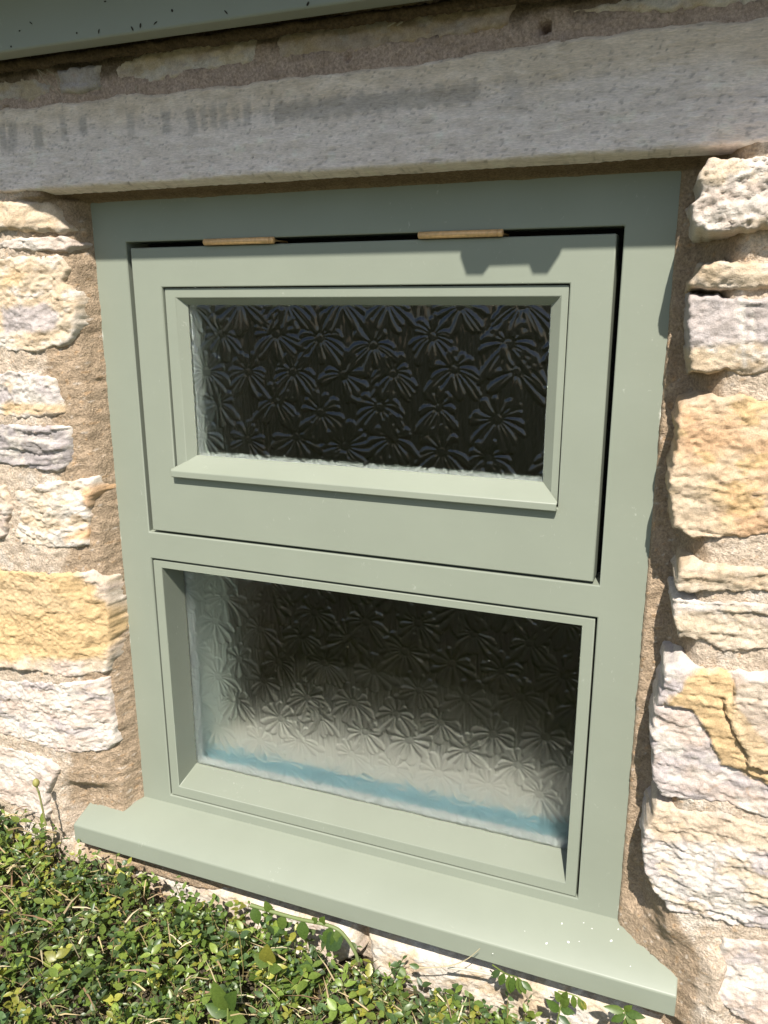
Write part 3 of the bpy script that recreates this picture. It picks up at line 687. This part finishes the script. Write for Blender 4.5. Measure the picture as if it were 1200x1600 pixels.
def ring(name, o4, i4, yo, yi, mat, extra=None):
    """mitred bead: list of (x0,x1,z0,z1,y) contour rectangles swept into one ring"""
    V, F = [], []
    for (x0, x1, z0, z1, y) in o4:
        V += [(x0,y,z0),(x1,y,z0),(x1,y,z1),(x0,y,z1)]
    for k in range(len(o4)-1):
        for c in range(4):
            a = k*4+c; b = k*4+(c+1) % 4
            F.append((a, b, b+4, a+4))
    return mesh_np(name, np.array(V), np.array(F), mat, smooth=False)
# opening sash
sx0, sx1, sz0, sz1 = 0.0502, 0.5693, -0.3732, -0.0500
gx0, gx1, gz0, gz1 = 0.0882, 0.5310, -0.3020, -0.0918   # recess for the bead
sash = empty('sash'); in_win(sash); sash.location = (0, 0, 0); sash.matrix_parent_inverse = WI
def in_sash(o): o.parent = sash; return o
sp = frame_plate('sash_frame', [sx0, gx0, gx1, sx1], [sz0, gz0, gz1, sz1], [(1,2,1,2)], 0.0, 0.040, M_SASHPAINT); add_bevel(sp, 0.0012); in_sash(sp)
R = lambda x0, x1, z0, z1, y: (x0, x1, z0, z1, y)
ub = ring('glazing_bead', [R(gx0+0.0012,gx1-0.0012,gz0+0.002,gz1-0.0012,0.020), R(gx0+0.0012,gx1-0.0012,gz0+0.002,gz1-0.0012,0.0032),
                           R(0.1030,0.5235,-0.2885,-0.1026,0.0032), R(0.1128,0.5127,-0.2800,-0.1110,0.0125), R(0.1128,0.5127,-0.2800,-0.1110,0.030)], None, 0, 0, M_SASHPAINT)
add_bevel(ub, 0.0005, 1); in_sash(ub)
# weathered bottom bead with a drip lip
lp = [(0.0126,-0.2790),(0.0126,-0.3040),(-0.0060,-0.3040),(-0.0085,-0.3030),(-0.0085,-0.2960),(-0.0070,-0.2945)]
V = [(x, y, z) for x in (gx0+0.0003, gx1-0.0003) for y, z in lp]
V2 = []
for i, x in enumerate((0.0886, 0.5306)):
    for j, (y, z) in enumerate(lp):
        xx = x
        if j == 0: xx = 0.1128 if i == 0 else 0.5127
        V2.append((xx, y, z))
n = len(lp)
lip = bpy.data.meshes.new('bottom_bead'); lip.from_pydata(V2, [], [tuple(range(n)), tuple(range(n, 2*n))[::-1]]+[(i, n+i, n+(i+1) % n, (i+1) % n) for i in range(n)])
lip.materials.append(M_SASHPAINT); lo = bpy.data.objects.new('bottom_bead', lip); COL.objects.link(lo); add_bevel(lo, 0.0007, 2); in_sash(lo)

# fixed lower light
fixed = empty('fixed_light'); in_win(fixed)
def in_fixed(o): o.parent = fixed; return o
g = 0.0018
lb = ring('glazing_bead', [R(BX0+g,BX1-g,BZ0+g,BZ1-0.0026,0.050), R(BX0+g,BX1-g,BZ0+g,BZ1-0.0026,0.0006), R(0.0592,0.5608,-0.7228,-0.4205,0.0006),
                           R(0.0592,0.5608,-0.7125,-0.4205,0.0420), R(0.0592,0.5608,-0.7125,-0.4205,0.050)], None, 0, 0, M_SASHPAINT)
add_bevel(lb, 0.0006, 1); in_fixed(lb)
# mitre lines of the lower bead are real hairline joints
boxes_j = []

# hinges
def hinge(x0, x1):
    V, F = [], []; nseg = 14; prof = [(x0, 0.0), (x0, 0.0024), (x0+0.0006, 0.0033), (x1-0.0058, 0.0033), (x1-0.0056, 0.0027), (x1-0.0050, 0.0027), (x1-0.0048, 0.0034), (x1-0.0006, 0.0034), (x1, 0.0024), (x1, 0.0)]
    for (x, r) in prof:
        for k in range(nseg):
            a = 2*math.pi*k/nseg; V.append((x, -0.0030+r*math.cos(a), -0.0466+r*math.sin(a)))
    for j in range(len(prof)-1):
        for k in range(nseg):
            a = j*nseg+k; b = j*nseg+(k+1) % nseg; F.append((a, b, b+nseg, a+nseg))
    o = mesh_np('hinge', np.array(V), np.array(F), M_HINGE); in_win(o)
    lf = boxes('hinge_leaf', [(x0+0.002, x1-0.002, -0.001, 0.030, -0.0475, -0.0458)], M_HINGE); lf.parent = o
hinge(0.1479, 0.2318); hinge(0.3868, 0.4688)

# sill --------------------------------------------------------------
ps = [(0.040,-0.7470),(-0.0015,-0.7515),(-0.0585,-0.7718),(-0.0600,-0.7735),(-0.0600,-0.7975),(-0.052,-0.7995),(-0.045,-0.7995),(0.040,-0.790)]
pw = []
n = len(ps); V = [(-0.0675, y, z) for y, z in ps]+[(0.6822, y, z) for y, z in ps]
me = bpy.data.meshes.new('sill'); me.from_pydata(V, [], [tuple(range(n)), tuple(range(n, 2*n))[::-1]]+[(i, n+i, n+(i+1) % n, (i+1) % n) for i in range(n)])
me.materials.append(M_SASHPAINT); sill = bpy.data.objects.new('sill', me); COL.objects.link(sill); add_bevel(sill, 0.0011, 2); in_win(sill)
Vd, Fd = [], []
for (u, v, r) in ((854,1474,0.0016),(888,1472,0.0018),(955,1470,0.0018),(905,1471,0.0007),(1040,1504,0.0012),(966,1452,0.0010),(1013,1483,0.0009),(878,1443,0.0012),(912,1442,0.0008),(925,1451,0.0009),(985,1510,0.0007),(770,1490,0.0007),(820,1455,0.0006),(1045,1512,0.0008)):
    d = CR @ np.array([(u-600)/FPX, -(v-800)/FPX, -1.0])
    # meet the sloping top of the sill: z = -0.7515 + (y+0.0015)*k
    kk = (0.7718-0.7515)/0.057
    tpar = (-0.7515+kk*(CAM_POS[1]+0.0015)-CAM_POS[2])/(d[2]-kk*d[1]); p = CAM_POS+tpar*d
    n = len(Vd)
    for j in range(8):
        a = j*math.pi/4; r_ = r*0.65*(1+0.2*math.sin(a*2+u)); Vd.append((p[0]+r_*math.cos(a), p[1]+r_*math.sin(a), p[2]+kk*r_*math.sin(a)+0.0001))
    Vd.append((p[0], p[1], p[2]+r*0.25)); Fd += [(n+j, n+(j+1) % 8, n+8) for j in range(8)]
o = mesh_np('paint_drops', np.array(Vd), np.array(Fd), M_SPECK); o.parent = sill; o['kind'] = 'stuff'

# patterned glass ----------------------------------------------------
def pane(name, x0, x1, z0, z1, yf, seed, parent):
    res = 0.00085
    nx = int((x1-x0)/res)+1; nz = int((z1-z0)/res)+1
    xs = np.linspace(x0, x1, nx); zs = np.linspace(z0, z1, nz)
    X, Z = np.meshgrid(xs, zs); rs = np.random.default_rng(seed)
    # streaked ground of the pattern
    wx = X+fbm(X*35, Z*22, seed+1, 2)*0.004
    Hh = 0.00052*noise(wx*430, Z*40, seed+2)+0.00011*noise(wx*900, Z*100, seed+3)
    top = np.full(X.shape, -1.0)
    step = 0.060; row = 0; zc = z0-0.01
    fl = []
    while zc < z1+0.03:
        xc = x0-0.02+(0.5*step if row % 2 else 0)+rs.uniform(-0.006, 0.006)
        while xc < x1+0.03:
            fl.append((xc+rs.uniform(-0.006, 0.006), zc+rs.uniform(-0.008, 0.008), rs.uniform(0.0215, 0.0275))); xc += step*rs.uniform(0.92, 1.12)
        zc += 0.037; row += 1
    for (cx, cz, R0) in fl:
        m = (np.abs(X-cx) < R0*1.5) & (np.abs(Z-cz) < R0*1.5)
        if not m.any(): continue
        jz, jx = np.where(m); a0, a1, b0, b1 = jz.min(), jz.max()+1, jx.min(), jx.max()+1
        dx = X[a0:a1, b0:b1]-cx; dz = Z[a0:a1, b0:b1]-cz
        droop = rs.uniform(0.08, 0.5); tilt = rs.normal(0, 0.2)
        dz2 = dz+droop*dx*dx/R0+tilt*dx*0.3; dx2 = dx/(1+0.12*rs.uniform(0, 1))
        r = np.hypot(dx2, dz2); th = np.arctan2(dz2, dx2)
        npet = int(rs.integers(14, 19)); an = np.sort((np.arange(npet)+rs.uniform(-0.25, 0.25, npet))*2*math.pi/npet)
        best = np.zeros_like(r); cover = np.zeros_like(r)
        for k in range(npet):
            Lp = R0*rs.uniform(0.82, 1.15)*(1.0+0.22*(math.sin(an[k]) < -0.3)); half = math.pi/npet*rs.uniform(0.98, 1.15)
            if rs.random() < 0.06: continue
            da = (th-an[k]+math.pi) % (2*math.pi)-math.pi
            da = da+rs.normal(0, 0.12)*(r/R0)**2
            q = np.clip((r-0.16*R0)/(Lp-0.16*R0), 0, 1.2)
            wd = half*r*np.clip(0.55+0.6*q, 0, 1)*np.sqrt(np.clip(1-np.clip((q-0.72)/0.28, 0, 1)**2, 0, 1))+1e-6
            u = np.abs(da)*r/wd
            hh = np.clip(1-u*u, 0, 1)**0.8*smooth01((q-0.0)/0.18)*(0.75+0.25*np.clip(q, 0, 1))*(q < 1.0)*(r < Lp)
            best = np.maximum(best, hh)
        dots = smooth01((0.17*R0-r)/(0.03*R0))*(0.55+0.45*np.sin(dx*4200)*np.sin(dz*4200))
        hf = np.maximum(best*0.00095, dots*0.0005)
        sub = top[a0:a1, b0:b1]; ins = (best > 0.02) | (dots > 0.1)
        top[a0:a1, b0:b1] = np.where(ins, np.maximum(sub, hf), sub)
    Hh = np.where(top > 0, top, Hh)
    # one light blur so that the relief is moulded, not cut
    for _ in range(2):
        Hh[1:-1, 1:-1] = (Hh[1:-1, 1:-1]*4+Hh[:-2, 1:-1]+Hh[2:, 1:-1]+Hh[1:-1, :-2]+Hh[1:-1, 2:])/8
    front = np.stack([X, yf-Hh, Z], -1).reshape(-1, 3); nF = len(front)
    b = np.array([(x0, yf+0.004, z0), (x1, yf+0.004, z0), (x1, yf+0.004, z1), (x0, yf+0.004, z1)])
    V = np.concatenate([front, b]); F = grid_faces(nx, nz)
    me = bpy.data.meshes.new(name)
    tri_back = np.array([(nF, nF+3, nF+2, nF+1)])
    edge = []
    o = mesh_np(name, V, np.concatenate([F, tri_back]), M_GLASS)
    o.data.materials.append(M_GLASSBACK); o.data.polygons[len(F)].material_index = 1
    o.parent = parent
    return o
pu = pane('glass_pane', 0.1115, 0.5140, -0.2808, -0.1098, 0.0128, 21, sash)
plw = pane('glass_pane', 0.0580, 0.5620, -0.7140, -0.4190, 0.0430, 53, fixed)
def liner(name, x0, x1, z0, z1, y0, y1, th, mat, parent):
    o = boxes(name, [(x0-th,x0,y0,y1,z0-th,z1+th), (x1,x1+th,y0,y1,z0-th,z1+th), (x0,x1,y0,y1,z0-th,z0), (x0,x1,y0,y1,z1,z1+th)], mat)
    o.parent = parent; return o
liner('pane_spacer', 0.1135, 0.5120, -0.2795, -0.1112, 0.0175, 0.0300, 0.002, M_WHITE, sash)
liner('sash_rebate', 0.1135, 0.5120, -0.2795, -0.1112, 0.0303, 0.0400, 0.002, M_INREVEAL, sash)
liner('pane_spacer', 0.0595, 0.5605, -0.7122, -0.4208, 0.0475, 0.0690, 0.002, M_WHITE, fixed)
# inside the room: jamb lining, pale inner sill with a thin blue strip
pf = [(0.073,-0.7215)]
for k in range(1, 44):
    yk = 0.073+k*0.011; ang = math.radians(np.interp(yk, [0.18, 0.52], [0.0, 21.0])); pf.append((yk, pf[-1][1]-0.011*math.tan(ang)))  # added downward curve makes the sunlight on the sill fade inward
pf += [(0.560, pf[-1][1]-0.03), (0.570, -1.0), (0.570, -1.2)]
xx = [-0.05, 0.31, 0.69]
V = np.array([(x, y, z) for (y, z) in pf for x in xx])
inn = tag(mesh_np('inner_sill', V, grid_faces(3, len(pf)), M_INSILL), 'pale plaster sill inside the room, rounded to fade the sunlight, behind the lower pane', 'sill')
tp = tag(boxes('blue_strip', [(0.03,0.59,0.076,0.138,-0.7210,-0.7204)], M_BLUESTRIP), 'thin blue strip along the inner sill behind the lower pane', 'strip')
jp = [(0.0465,0.0722)]
for k in range(1, 30):
    ang = math.radians(max(0, k-9)*4.2); jp.append((jp[-1][0]-0.014*math.sin(ang), jp[-1][1]+0.014*math.cos(ang)))  # added bend turns the lining away from the sun so it fades
V = np.array([(x, y, z) for (x, y) in jp for z in (-0.7218, -0.36, -0.02)])
jl = tag(mesh_np('jamb_lining', V, grid_faces(3, len(jp)), M_INREVEAL), 'grey green reveal inside the room, rounded to fade its light, left of the panes', 'lining')

# ------------------------------------------------------------------ plants
def leaf_template(kind='oval'):
    ts = np.array([0.0, 0.14, 0.36, 0.6, 0.82, 1.0])
    wd = np.array([0.04, 0.55, 1.0, 0.92, 0.55, 0.02])*0.5 if kind == 'oval' else np.array([0.3, 0.7, 1.0, 0.8, 0.45, 0.02])*0.5
    V, F = [], []
    for t, w_ in zip(ts, wd):
        V += [(-w_, t, 0.28*w_), (0, t, 0.0), (w_, t, 0.28*w_)]
    for i in range(len(ts)-1):
        a = i*3; F += [(a, a+1, a+4, a+3), (a+1, a+2, a+5, a+4)]
    return np.array(V, float), np.array(F)
LV, LF = leaf_template()
def leaf_batch(base, direc, normal, length, width, curl):
    """many leaves at once: (n,3) base, direction, normal"""
    d = direc/np.linalg.norm(direc, axis=1, keepdims=True)
    s = np.cross(d, normal); s /= np.linalg.norm(s, axis=1, keepdims=True)+1e-9
    nn = np.cross(s, d)
    x = LV[None, :, 0]*width[:, None]; y = LV[None, :, 1]*length[:, None]
    z = LV[None, :, 2]*width[:, None]-curl[:, None]*length[:, None]*LV[None, :, 1]**2
    P = base[:, None]+s[:, None]*x[..., None]+d[:, None]*y[..., None]+nn[:, None]*z[..., None]
    n = len(base); F = (LF[None]+np.arange(n)[:, None, None]*len(LV)).reshape(-1, 4)
    return P.reshape(-1, 3), F
def tube(path, r0, r1, nseg=6):
    path = np.asarray(path, float); n = len(path); V, F = [], []
    tang = np.gradient(path, axis=0); tang /= np.linalg.norm(tang, axis=1, keepdims=True)+1e-9
    for i in range(n):
        t = tang[i]; a = np.cross(t, (0.31, 0.2, 0.93)); a /= np.linalg.norm(a)+1e-9; b = np.cross(t, a); r = r0+(r1-r0)*i/(n-1)
        for k in range(nseg):
            q = 2*math.pi*k/nseg; V.append(path[i]+r*(math.cos(q)*a+math.sin(q)*b))
    for i in range(n-1):
        for k in range(nseg):
            a = i*nseg+k; b = i*nseg+(k+1) % nseg; F.append((a, b, b+nseg, a+nseg))
    return np.array(V), np.array(F)
GREENS = np.array([(0.078,0.122,0.024), (0.105,0.150,0.030), (0.050,0.085,0.030), (0.14,0.182,0.036), (0.085,0.115,0.045), (0.21,0.21,0.04), (0.045,0.075,0.025)])
def leaf_cols(rs, n):
    k = rs.choice(len(GREENS), n, p=[0.18, 0.17, 0.17, 0.14, 0.10, 0.10, 0.14])
    c = GREENS[k]*rs.uniform(1.0, 1.9, (n, 1))
    return c
def build_cover():
    rs = np.random.default_rng(77)
    n = 11500
    x = rs.uniform(-0.75, 1.05, n*2); y = -0.064-rs.random(n*2)**1.3*0.60
    dens = np.where((x > 0.36) & (y > -0.12), np.interp(x, [0.45, 0.56, 0.7], [1.0, 0.6, 0.22]), 1.0)
    dens = dens*np.clip(0.72+2.1*fbm(x*17, y*17, 500, 3), 0.06, 1)
    k = rs.random(n*2) < dens; x = x[k][:n]; y = y[k][:n]; m = len(x)
    gz = ground_z(x, y)
    hgt = np.where(x > 0.42, 0.072, np.where(x < 0.05, 0.068, 0.076))*rs.uniform(0.2, 1.2, m)
    Bs, Ds, Ns, Ls, Ws, Cs, SV, SF, SC = [], [], [], [], [], [], [], [], []
    off = 0
    for i in range(m):
        lean = np.array([rs.normal(0, 0.5), rs.normal(-0.12, 0.4), 1.0]); lean /= np.linalg.norm(lean)
        h = hgt[i]; b0 = np.array([x[i], y[i], gz[i]]); tip = b0+lean*h
        if tip[1] > -0.062: tip[1] = -0.062-rs.uniform(0, 0.006)
        if i % 2 == 0:
            mid = (b0+tip)/2+rs.normal(0, 0.004, 3); v, f = tube([b0, mid, tip], 0.0008, 0.0005, 3)
            SV.append(v); SF.append(f+off); off += len(v)
            sc = np.array((0.20, 0.16, 0.06)) if rs.random() < 0.5 else np.array((0.13, 0.15, 0.04)); SC.append(np.tile(sc*rs.uniform(0.6, 1.3), (len(v), 1)))
        nl = int(rs.integers(3, 7)); phi = rs.uniform(0, 6.28); big = rs.choice([0.006, 0.009, 0.0135], p=[0.42, 0.40, 0.18])
        tint = leaf_cols(rs, 1)[0]
        for j in range(nl):
            f = 1-0.62*(j//2)/3-rs.uniform(0, 0.08); p = b0+(tip-b0)*f
            a = phi+(j % 2)*math.pi+(j//2)*1.57+rs.normal(0, 0.35)
            up = rs.uniform(0.05, 0.9)
            Bs.append(p); Ds.append((math.cos(a), math.sin(a), up)); Ns.append((rs.normal(0.1, 0.35), rs.normal(-0.35, 0.35), 1.0))
            L = big*rs.uniform(0.75, 1.25); Ls.append(L); Ws.append(L*rs.uniform(0.36, 0.72)); Cs.append(tint*rs.uniform(0.85, 1.15))
    Bs = np.array(Bs); P, F = leaf_batch(Bs, np.array(Ds), np.array(Ns), np.array(Ls), np.array(Ws), rs.uniform(-0.1, 0.45, len(Bs)))
    P[:, 1] = np.minimum(P[:, 1], -0.0605)
    C = np.repeat(np.array(Cs), len(LV), 0)
    tag(mesh_np('ground_cover', P, F, M_LEAF, None, C), 'low mat of small oval green leaves growing at the wall foot', 'ground cover', kind='stuff')
    tag(mesh_np('plant_stems', np.concatenate(SV), np.concatenate(SF), M_STRAW, None, np.concatenate(SC)), 'thin stems tangled under the low green leaves', 'stems', kind='stuff')
    # dry litter and grass blades
    V, F, C = [], [], []; off = 0
    for i in range(7000):
        xx = rs.uniform(-0.6, 1.0); yy = -0.066-rs.random()**1.2*0.5; z = float(ground_z(xx, yy))
        lo = rs.random() < 0.62
        a = rs.uniform(0, 6.28); L = rs.uniform(0.012, 0.048)
        el = rs.uniform(-0.1, 0.5) if lo else rs.uniform(0.4, 1.4)
        d = np.array([math.cos(a)*math.cos(el), math.sin(a)*math.cos(el)*0.6-0.1, math.sin(el)])
        b0 = np.array([xx, yy, z+rs.uniform(0.0, 0.070)*lo]); p1 = b0+d*L*0.5+np.array([0, 0, L*0.07]); p2 = b0+d*L
        if p2[1] > -0.063: continue
        if p2[2]-z > 0.095: continue
        wv = np.cross(d, rs.normal(0, 1, 3)); wv /= np.linalg.norm(wv)+1e-9; wd = rs.uniform(0.0004, 0.0012)*(1 if lo else 1.3)
        V += [b0-wv*wd, b0+wv*wd, p1-wv*wd*0.8, p1+wv*wd*0.8, p2-wv*wd*0.15, p2+wv*wd*0.15]
        F += [(off, off+1, off+3, off+2), (off+2, off+3, off+5, off+4)]; off += 6
        c = [(0.42,0.33,0.17), (0.52,0.44,0.28), (0.30,0.22,0.11), (0.20,0.12,0.07)][int(rs.integers(4))] if lo else [(0.10,0.16,0.03), (0.16,0.20,0.05), (0.30,0.26,0.10)][int(rs.integers(3))]
        C += [np.array(c)*rs.uniform(0.7, 1.15)]*6
    tag(mesh_np('dry_grass', np.array(V), np.array(F), M_STRAW, None, np.array(C)), 'dry straw and thin grass blades among the low leaves', 'grass', kind='stuff')
build_cover()

def on_depth(u, v, y): return on_wall(u, v, y)
def leafy_plant(name, label, path_px, y, r0, r1, leaves, cat='plant', stemcol=(0.16, 0.20, 0.05), bud=None, grp=None):
    """path_px: photograph points of the stem, at distances y from the wall; leaves: (index along stem, angle, length, width, colour)"""
    ys = y if hasattr(y, '__len__') else [y]*len(path_px)
    pts = np.array([on_wall(u, v, yy) for (u, v), yy in zip(path_px, ys)])
    tt = np.linspace(0, len(pts)-1, len(pts)*5); pp = np.stack([np.interp(tt, np.arange(len(pts)), pts[:, i]) for i in range(3)], 1)
    for _ in range(4): pp[1:-1] = (pp[:-2]+2*pp[1:-1]+pp[2:])/4
    root = tag(empty(name, tuple(pp[0])), label, cat, grp); inv = Matrix.Translation(-Vector(pp[0]))
    v, f = tube(pp, r0, r1, 8)
    o = mesh_np('stem', v, f, M_STRAW, None, np.tile(np.array(stemcol), (len(v), 1))); o.parent = root; o.matrix_parent_inverse = inv
    for (t, ang, L, W, c) in leaves:
        b = np.array([np.interp(t*(len(pp)-1), np.arange(len(pp)), pp[:, i]) for i in range(3)])
        d = np.array([math.cos(ang), -0.35, math.sin(ang)])
        P, F = leaf_batch(b[None], d[None], np.array([[0.15, -0.8, 0.6]]), np.array([L]), np.array([W]), np.array([0.2]))
        P[:, 1] = np.minimum(P[:, 1], -0.058)
        o = mesh_np('leaf', P, F, M_LEAF, None, np.tile(np.array(c), (len(P), 1))); o.parent = root; o.matrix_parent_inverse = inv
    if bud:
        V, F = [], []
        for i in range(7):
            a = math.pi*i/6
            for k in range(8): V.append(pp[-1]+np.array([bud*math.sin(a)*math.cos(k*math.pi/4), bud*math.sin(a)*math.sin(k*math.pi/4), -bud*1.3*math.cos(a)+bud]))
        for i in range(6):
            for k in range(8): F.append((i*8+k, i*8+(k+1) % 8, i*8+8+(k+1) % 8, i*8+8+k))
        o = mesh_np('bud', np.array(V), np.array(F), M_STRAW, None, np.tile(np.array((0.26, 0.24, 0.07)), (len(V), 1))); o.parent = root; o.matrix_parent_inverse = inv
    return root
G1, G2, G3, GY_ = (0.07,0.12,0.025), (0.10,0.15,0.03), (0.05,0.09,0.03), (0.20,0.20,0.035)
leafy_plant('trailing_stem', 'thick pale green stem arching below the sill and bending down', [(392,1414),(430,1426),(470,1437),(505,1443),(530,1452),(545,1470),(556,1490),(560,1502)], -0.085, 0.0023, 0.0019,
    [(0.02,-1.2,0.022,0.014,G1),(0.12,1.9,0.016,0.010,G2),(0.2,-1.9,0.020,0.013,G2),(0.3,-1.4,0.024,0.015,G1),(0.42,1.2,0.014,0.009,G2),(0.5,-1.7,0.026,0.015,G1),(0.62,-2.3,0.030,0.021,G3),(0.36,0.9,0.012,0.008,G2),(0.55,-1.1,0.018,0.011,G2)], stemcol=(0.14,0.175,0.06))
leafy_plant('budded_stem', 'single upright stem with a closed bud before the white stone', [(72,1290),(66,1262),(62,1243),(57,1228)], -0.085, 0.0014, 0.0012, [(0.7,1.2,0.008,0.003,G2)], stemcol=(0.19,0.19,0.07), bud=0.0045)
leafy_plant('leafy_sprig', 'drooping leafy sprig hanging below the right half of the sill', [(770,1508),(790,1522),(806,1526),(815,1532)], [-0.06,-0.075,-0.085,-0.09], 0.0009, 0.0006,
    [(0.3,-1.8,0.0156,0.0080,G1),(0.45,-1.4,0.0203,0.0088,G2),(0.6,-1.6,0.0187,0.0080,G1),(0.75,-1.2,0.0172,0.0072,G2),(0.9,-1.0,0.0156,0.0072,G2),(1.0,-0.4,0.0140,0.0064,G1),(0.2,-2.4,0.0140,0.0072,G3)])
leafy_plant('leafy_sprig', 'upright leafy sprig left of the sprig at the right sill end', [(868,1612),(872,1590),(876,1572),(880,1560)], -0.085, 0.001, 0.0007,
    [(0.5,2.2,0.0203,0.0096,G1),(0.7,1.1,0.0172,0.0088,G2),(0.85,2.0,0.0156,0.0080,G2),(0.6,0.3,0.0156,0.0080,G1),(0.4,-0.3,0.0140,0.0072,G3),(1.0,1.3,0.0125,0.0072,G2)])
leafy_plant('leafy_sprig', 'small sprig hanging close under the sill front edge', [(872,1549),(886,1552),(900,1556),(908,1562)], -0.075, 0.0008, 0.0006,
    [(0.3,-1.6,0.0125,0.0056,G1),(0.55,-1.3,0.0140,0.0064,G2),(0.8,-1.0,0.0140,0.0064,G2),(1.0,-0.9,0.0109,0.0056,GY_)])
leafy_plant('leafy_sprig', 'flat leafy sprig below the right end of the sill', [(985,1615),(982,1598),(978,1586),(975,1578)], -0.085, 0.001, 0.0007,
    [(0.9,2.9,0.0203,0.0080,G2),(0.9,0.3,0.0203,0.0080,G1),(1.0,1.0,0.0125,0.0064,G2),(0.8,-0.6,0.0187,0.0080,G2),(0.75,-2.5,0.0172,0.0080,G1),(0.6,-1.4,0.0172,0.0080,G2)])
leafy_plant('dry_twig', 'thin dry curved twig crossing the shadow under the sill', [(640,1512),(680,1512),(710,1508),(732,1498),(750,1482)], -0.085, 0.0007, 0.0004, [(0.1,2.8,0.012,0.006,G1)], cat='twig', stemcol=(0.42,0.36,0.22))
leafy_plant('bare_runner', 'pale bare runner stem lying against the wall foot', [(700,1512),(740,1517),(780,1526),(820,1538)], -0.070, 0.0016, 0.0010, [], cat='stem', stemcol=(0.45,0.42,0.33))
leafy_plant('broad_leaf_plant', 'broad yellowish leaf standing amid small leaves below the sill', [(420,1530),(420,1515),(421,1505)], -0.13, 0.0012, 0.0010,
    [(1.0,1.5,0.030,0.020,GY_),(0.8,2.3,0.022,0.014,G2),(0.7,0.5,0.020,0.012,G2)])
leafy_plant('broad_leaf_plant', 'pair of tall pointed leaves at the bottom edge left of centre', [(355,1615),(356,1590),(356,1570)], -0.19, 0.0014, 0.0010,
    [(0.8,1.75,0.042,0.018,G2),(0.9,1.15,0.036,0.017,G1),(0.6,0.4,0.028,0.016,G2),(0.6,2.6,0.026,0.014,G1)])
leafy_plant('grass_stalk', 'long pale grass stalk slanting in the bottom left corner', [(22,1545),(40,1560),(60,1580),(82,1605)], -0.20, 0.0014, 0.0012, [], cat='grass stalk', stemcol=(0.26,0.28,0.10))
leafy_plant('grass_stalk', 'thin upright grass stalk left of the leaf mat centre', [(58,1570),(52,1520),(46,1465)], -0.16, 0.0012, 0.0009, [], cat='grass stalk', stemcol=(0.24,0.28,0.09))
leafy_plant('grass_stalk', 'thin grass stalk lying level near the bottom left corner', [(68,1578),(120,1583),(180,1584)], -0.18, 0.0011, 0.0010, [], cat='grass stalk', stemcol=(0.28,0.26,0.12))

# cobwebs under the eaves board --------------------------------------
rs = np.random.default_rng(9)
web = tag(empty('cobweb', tuple(on_wall(60, 100, -0.058))), 'dusty cobweb strands hanging between eaves board and wall top', 'cobweb')
winv = Matrix.Translation(-Vector(web.location))
for (a, b) in (((47,88),(92,148)), ((60,92),(98,128)), ((88,118),(96,145)), ((150,128),(160,140)), ((146,132),(158,128)), ((150,140),(161,133)), ((213,135),(218,143)), ((232,55),(236,68)), ((40,92),(74,118)), ((600,30),(620,8)), ((620,40),(665,5)), ((606,42),(640,22)), ((300,60),(345,75))):
    p0 = on_wall(*a, -0.0600); p1 = on_wall(*b, -0.0570); mid = (p0+p1)/2+np.array([rs.normal(0, 0.002), -0.002, -0.002])
    v, f = tube([p0, (p0+mid)/2+rs.normal(0, 0.0006, 3), mid, (p1+mid)/2+rs.normal(0, 0.0006, 3), p1], 0.0004, 0.00025, 4)
    o = mesh_np('strand', v, f, M_WEB); o.parent = web; o.matrix_parent_inverse = winv
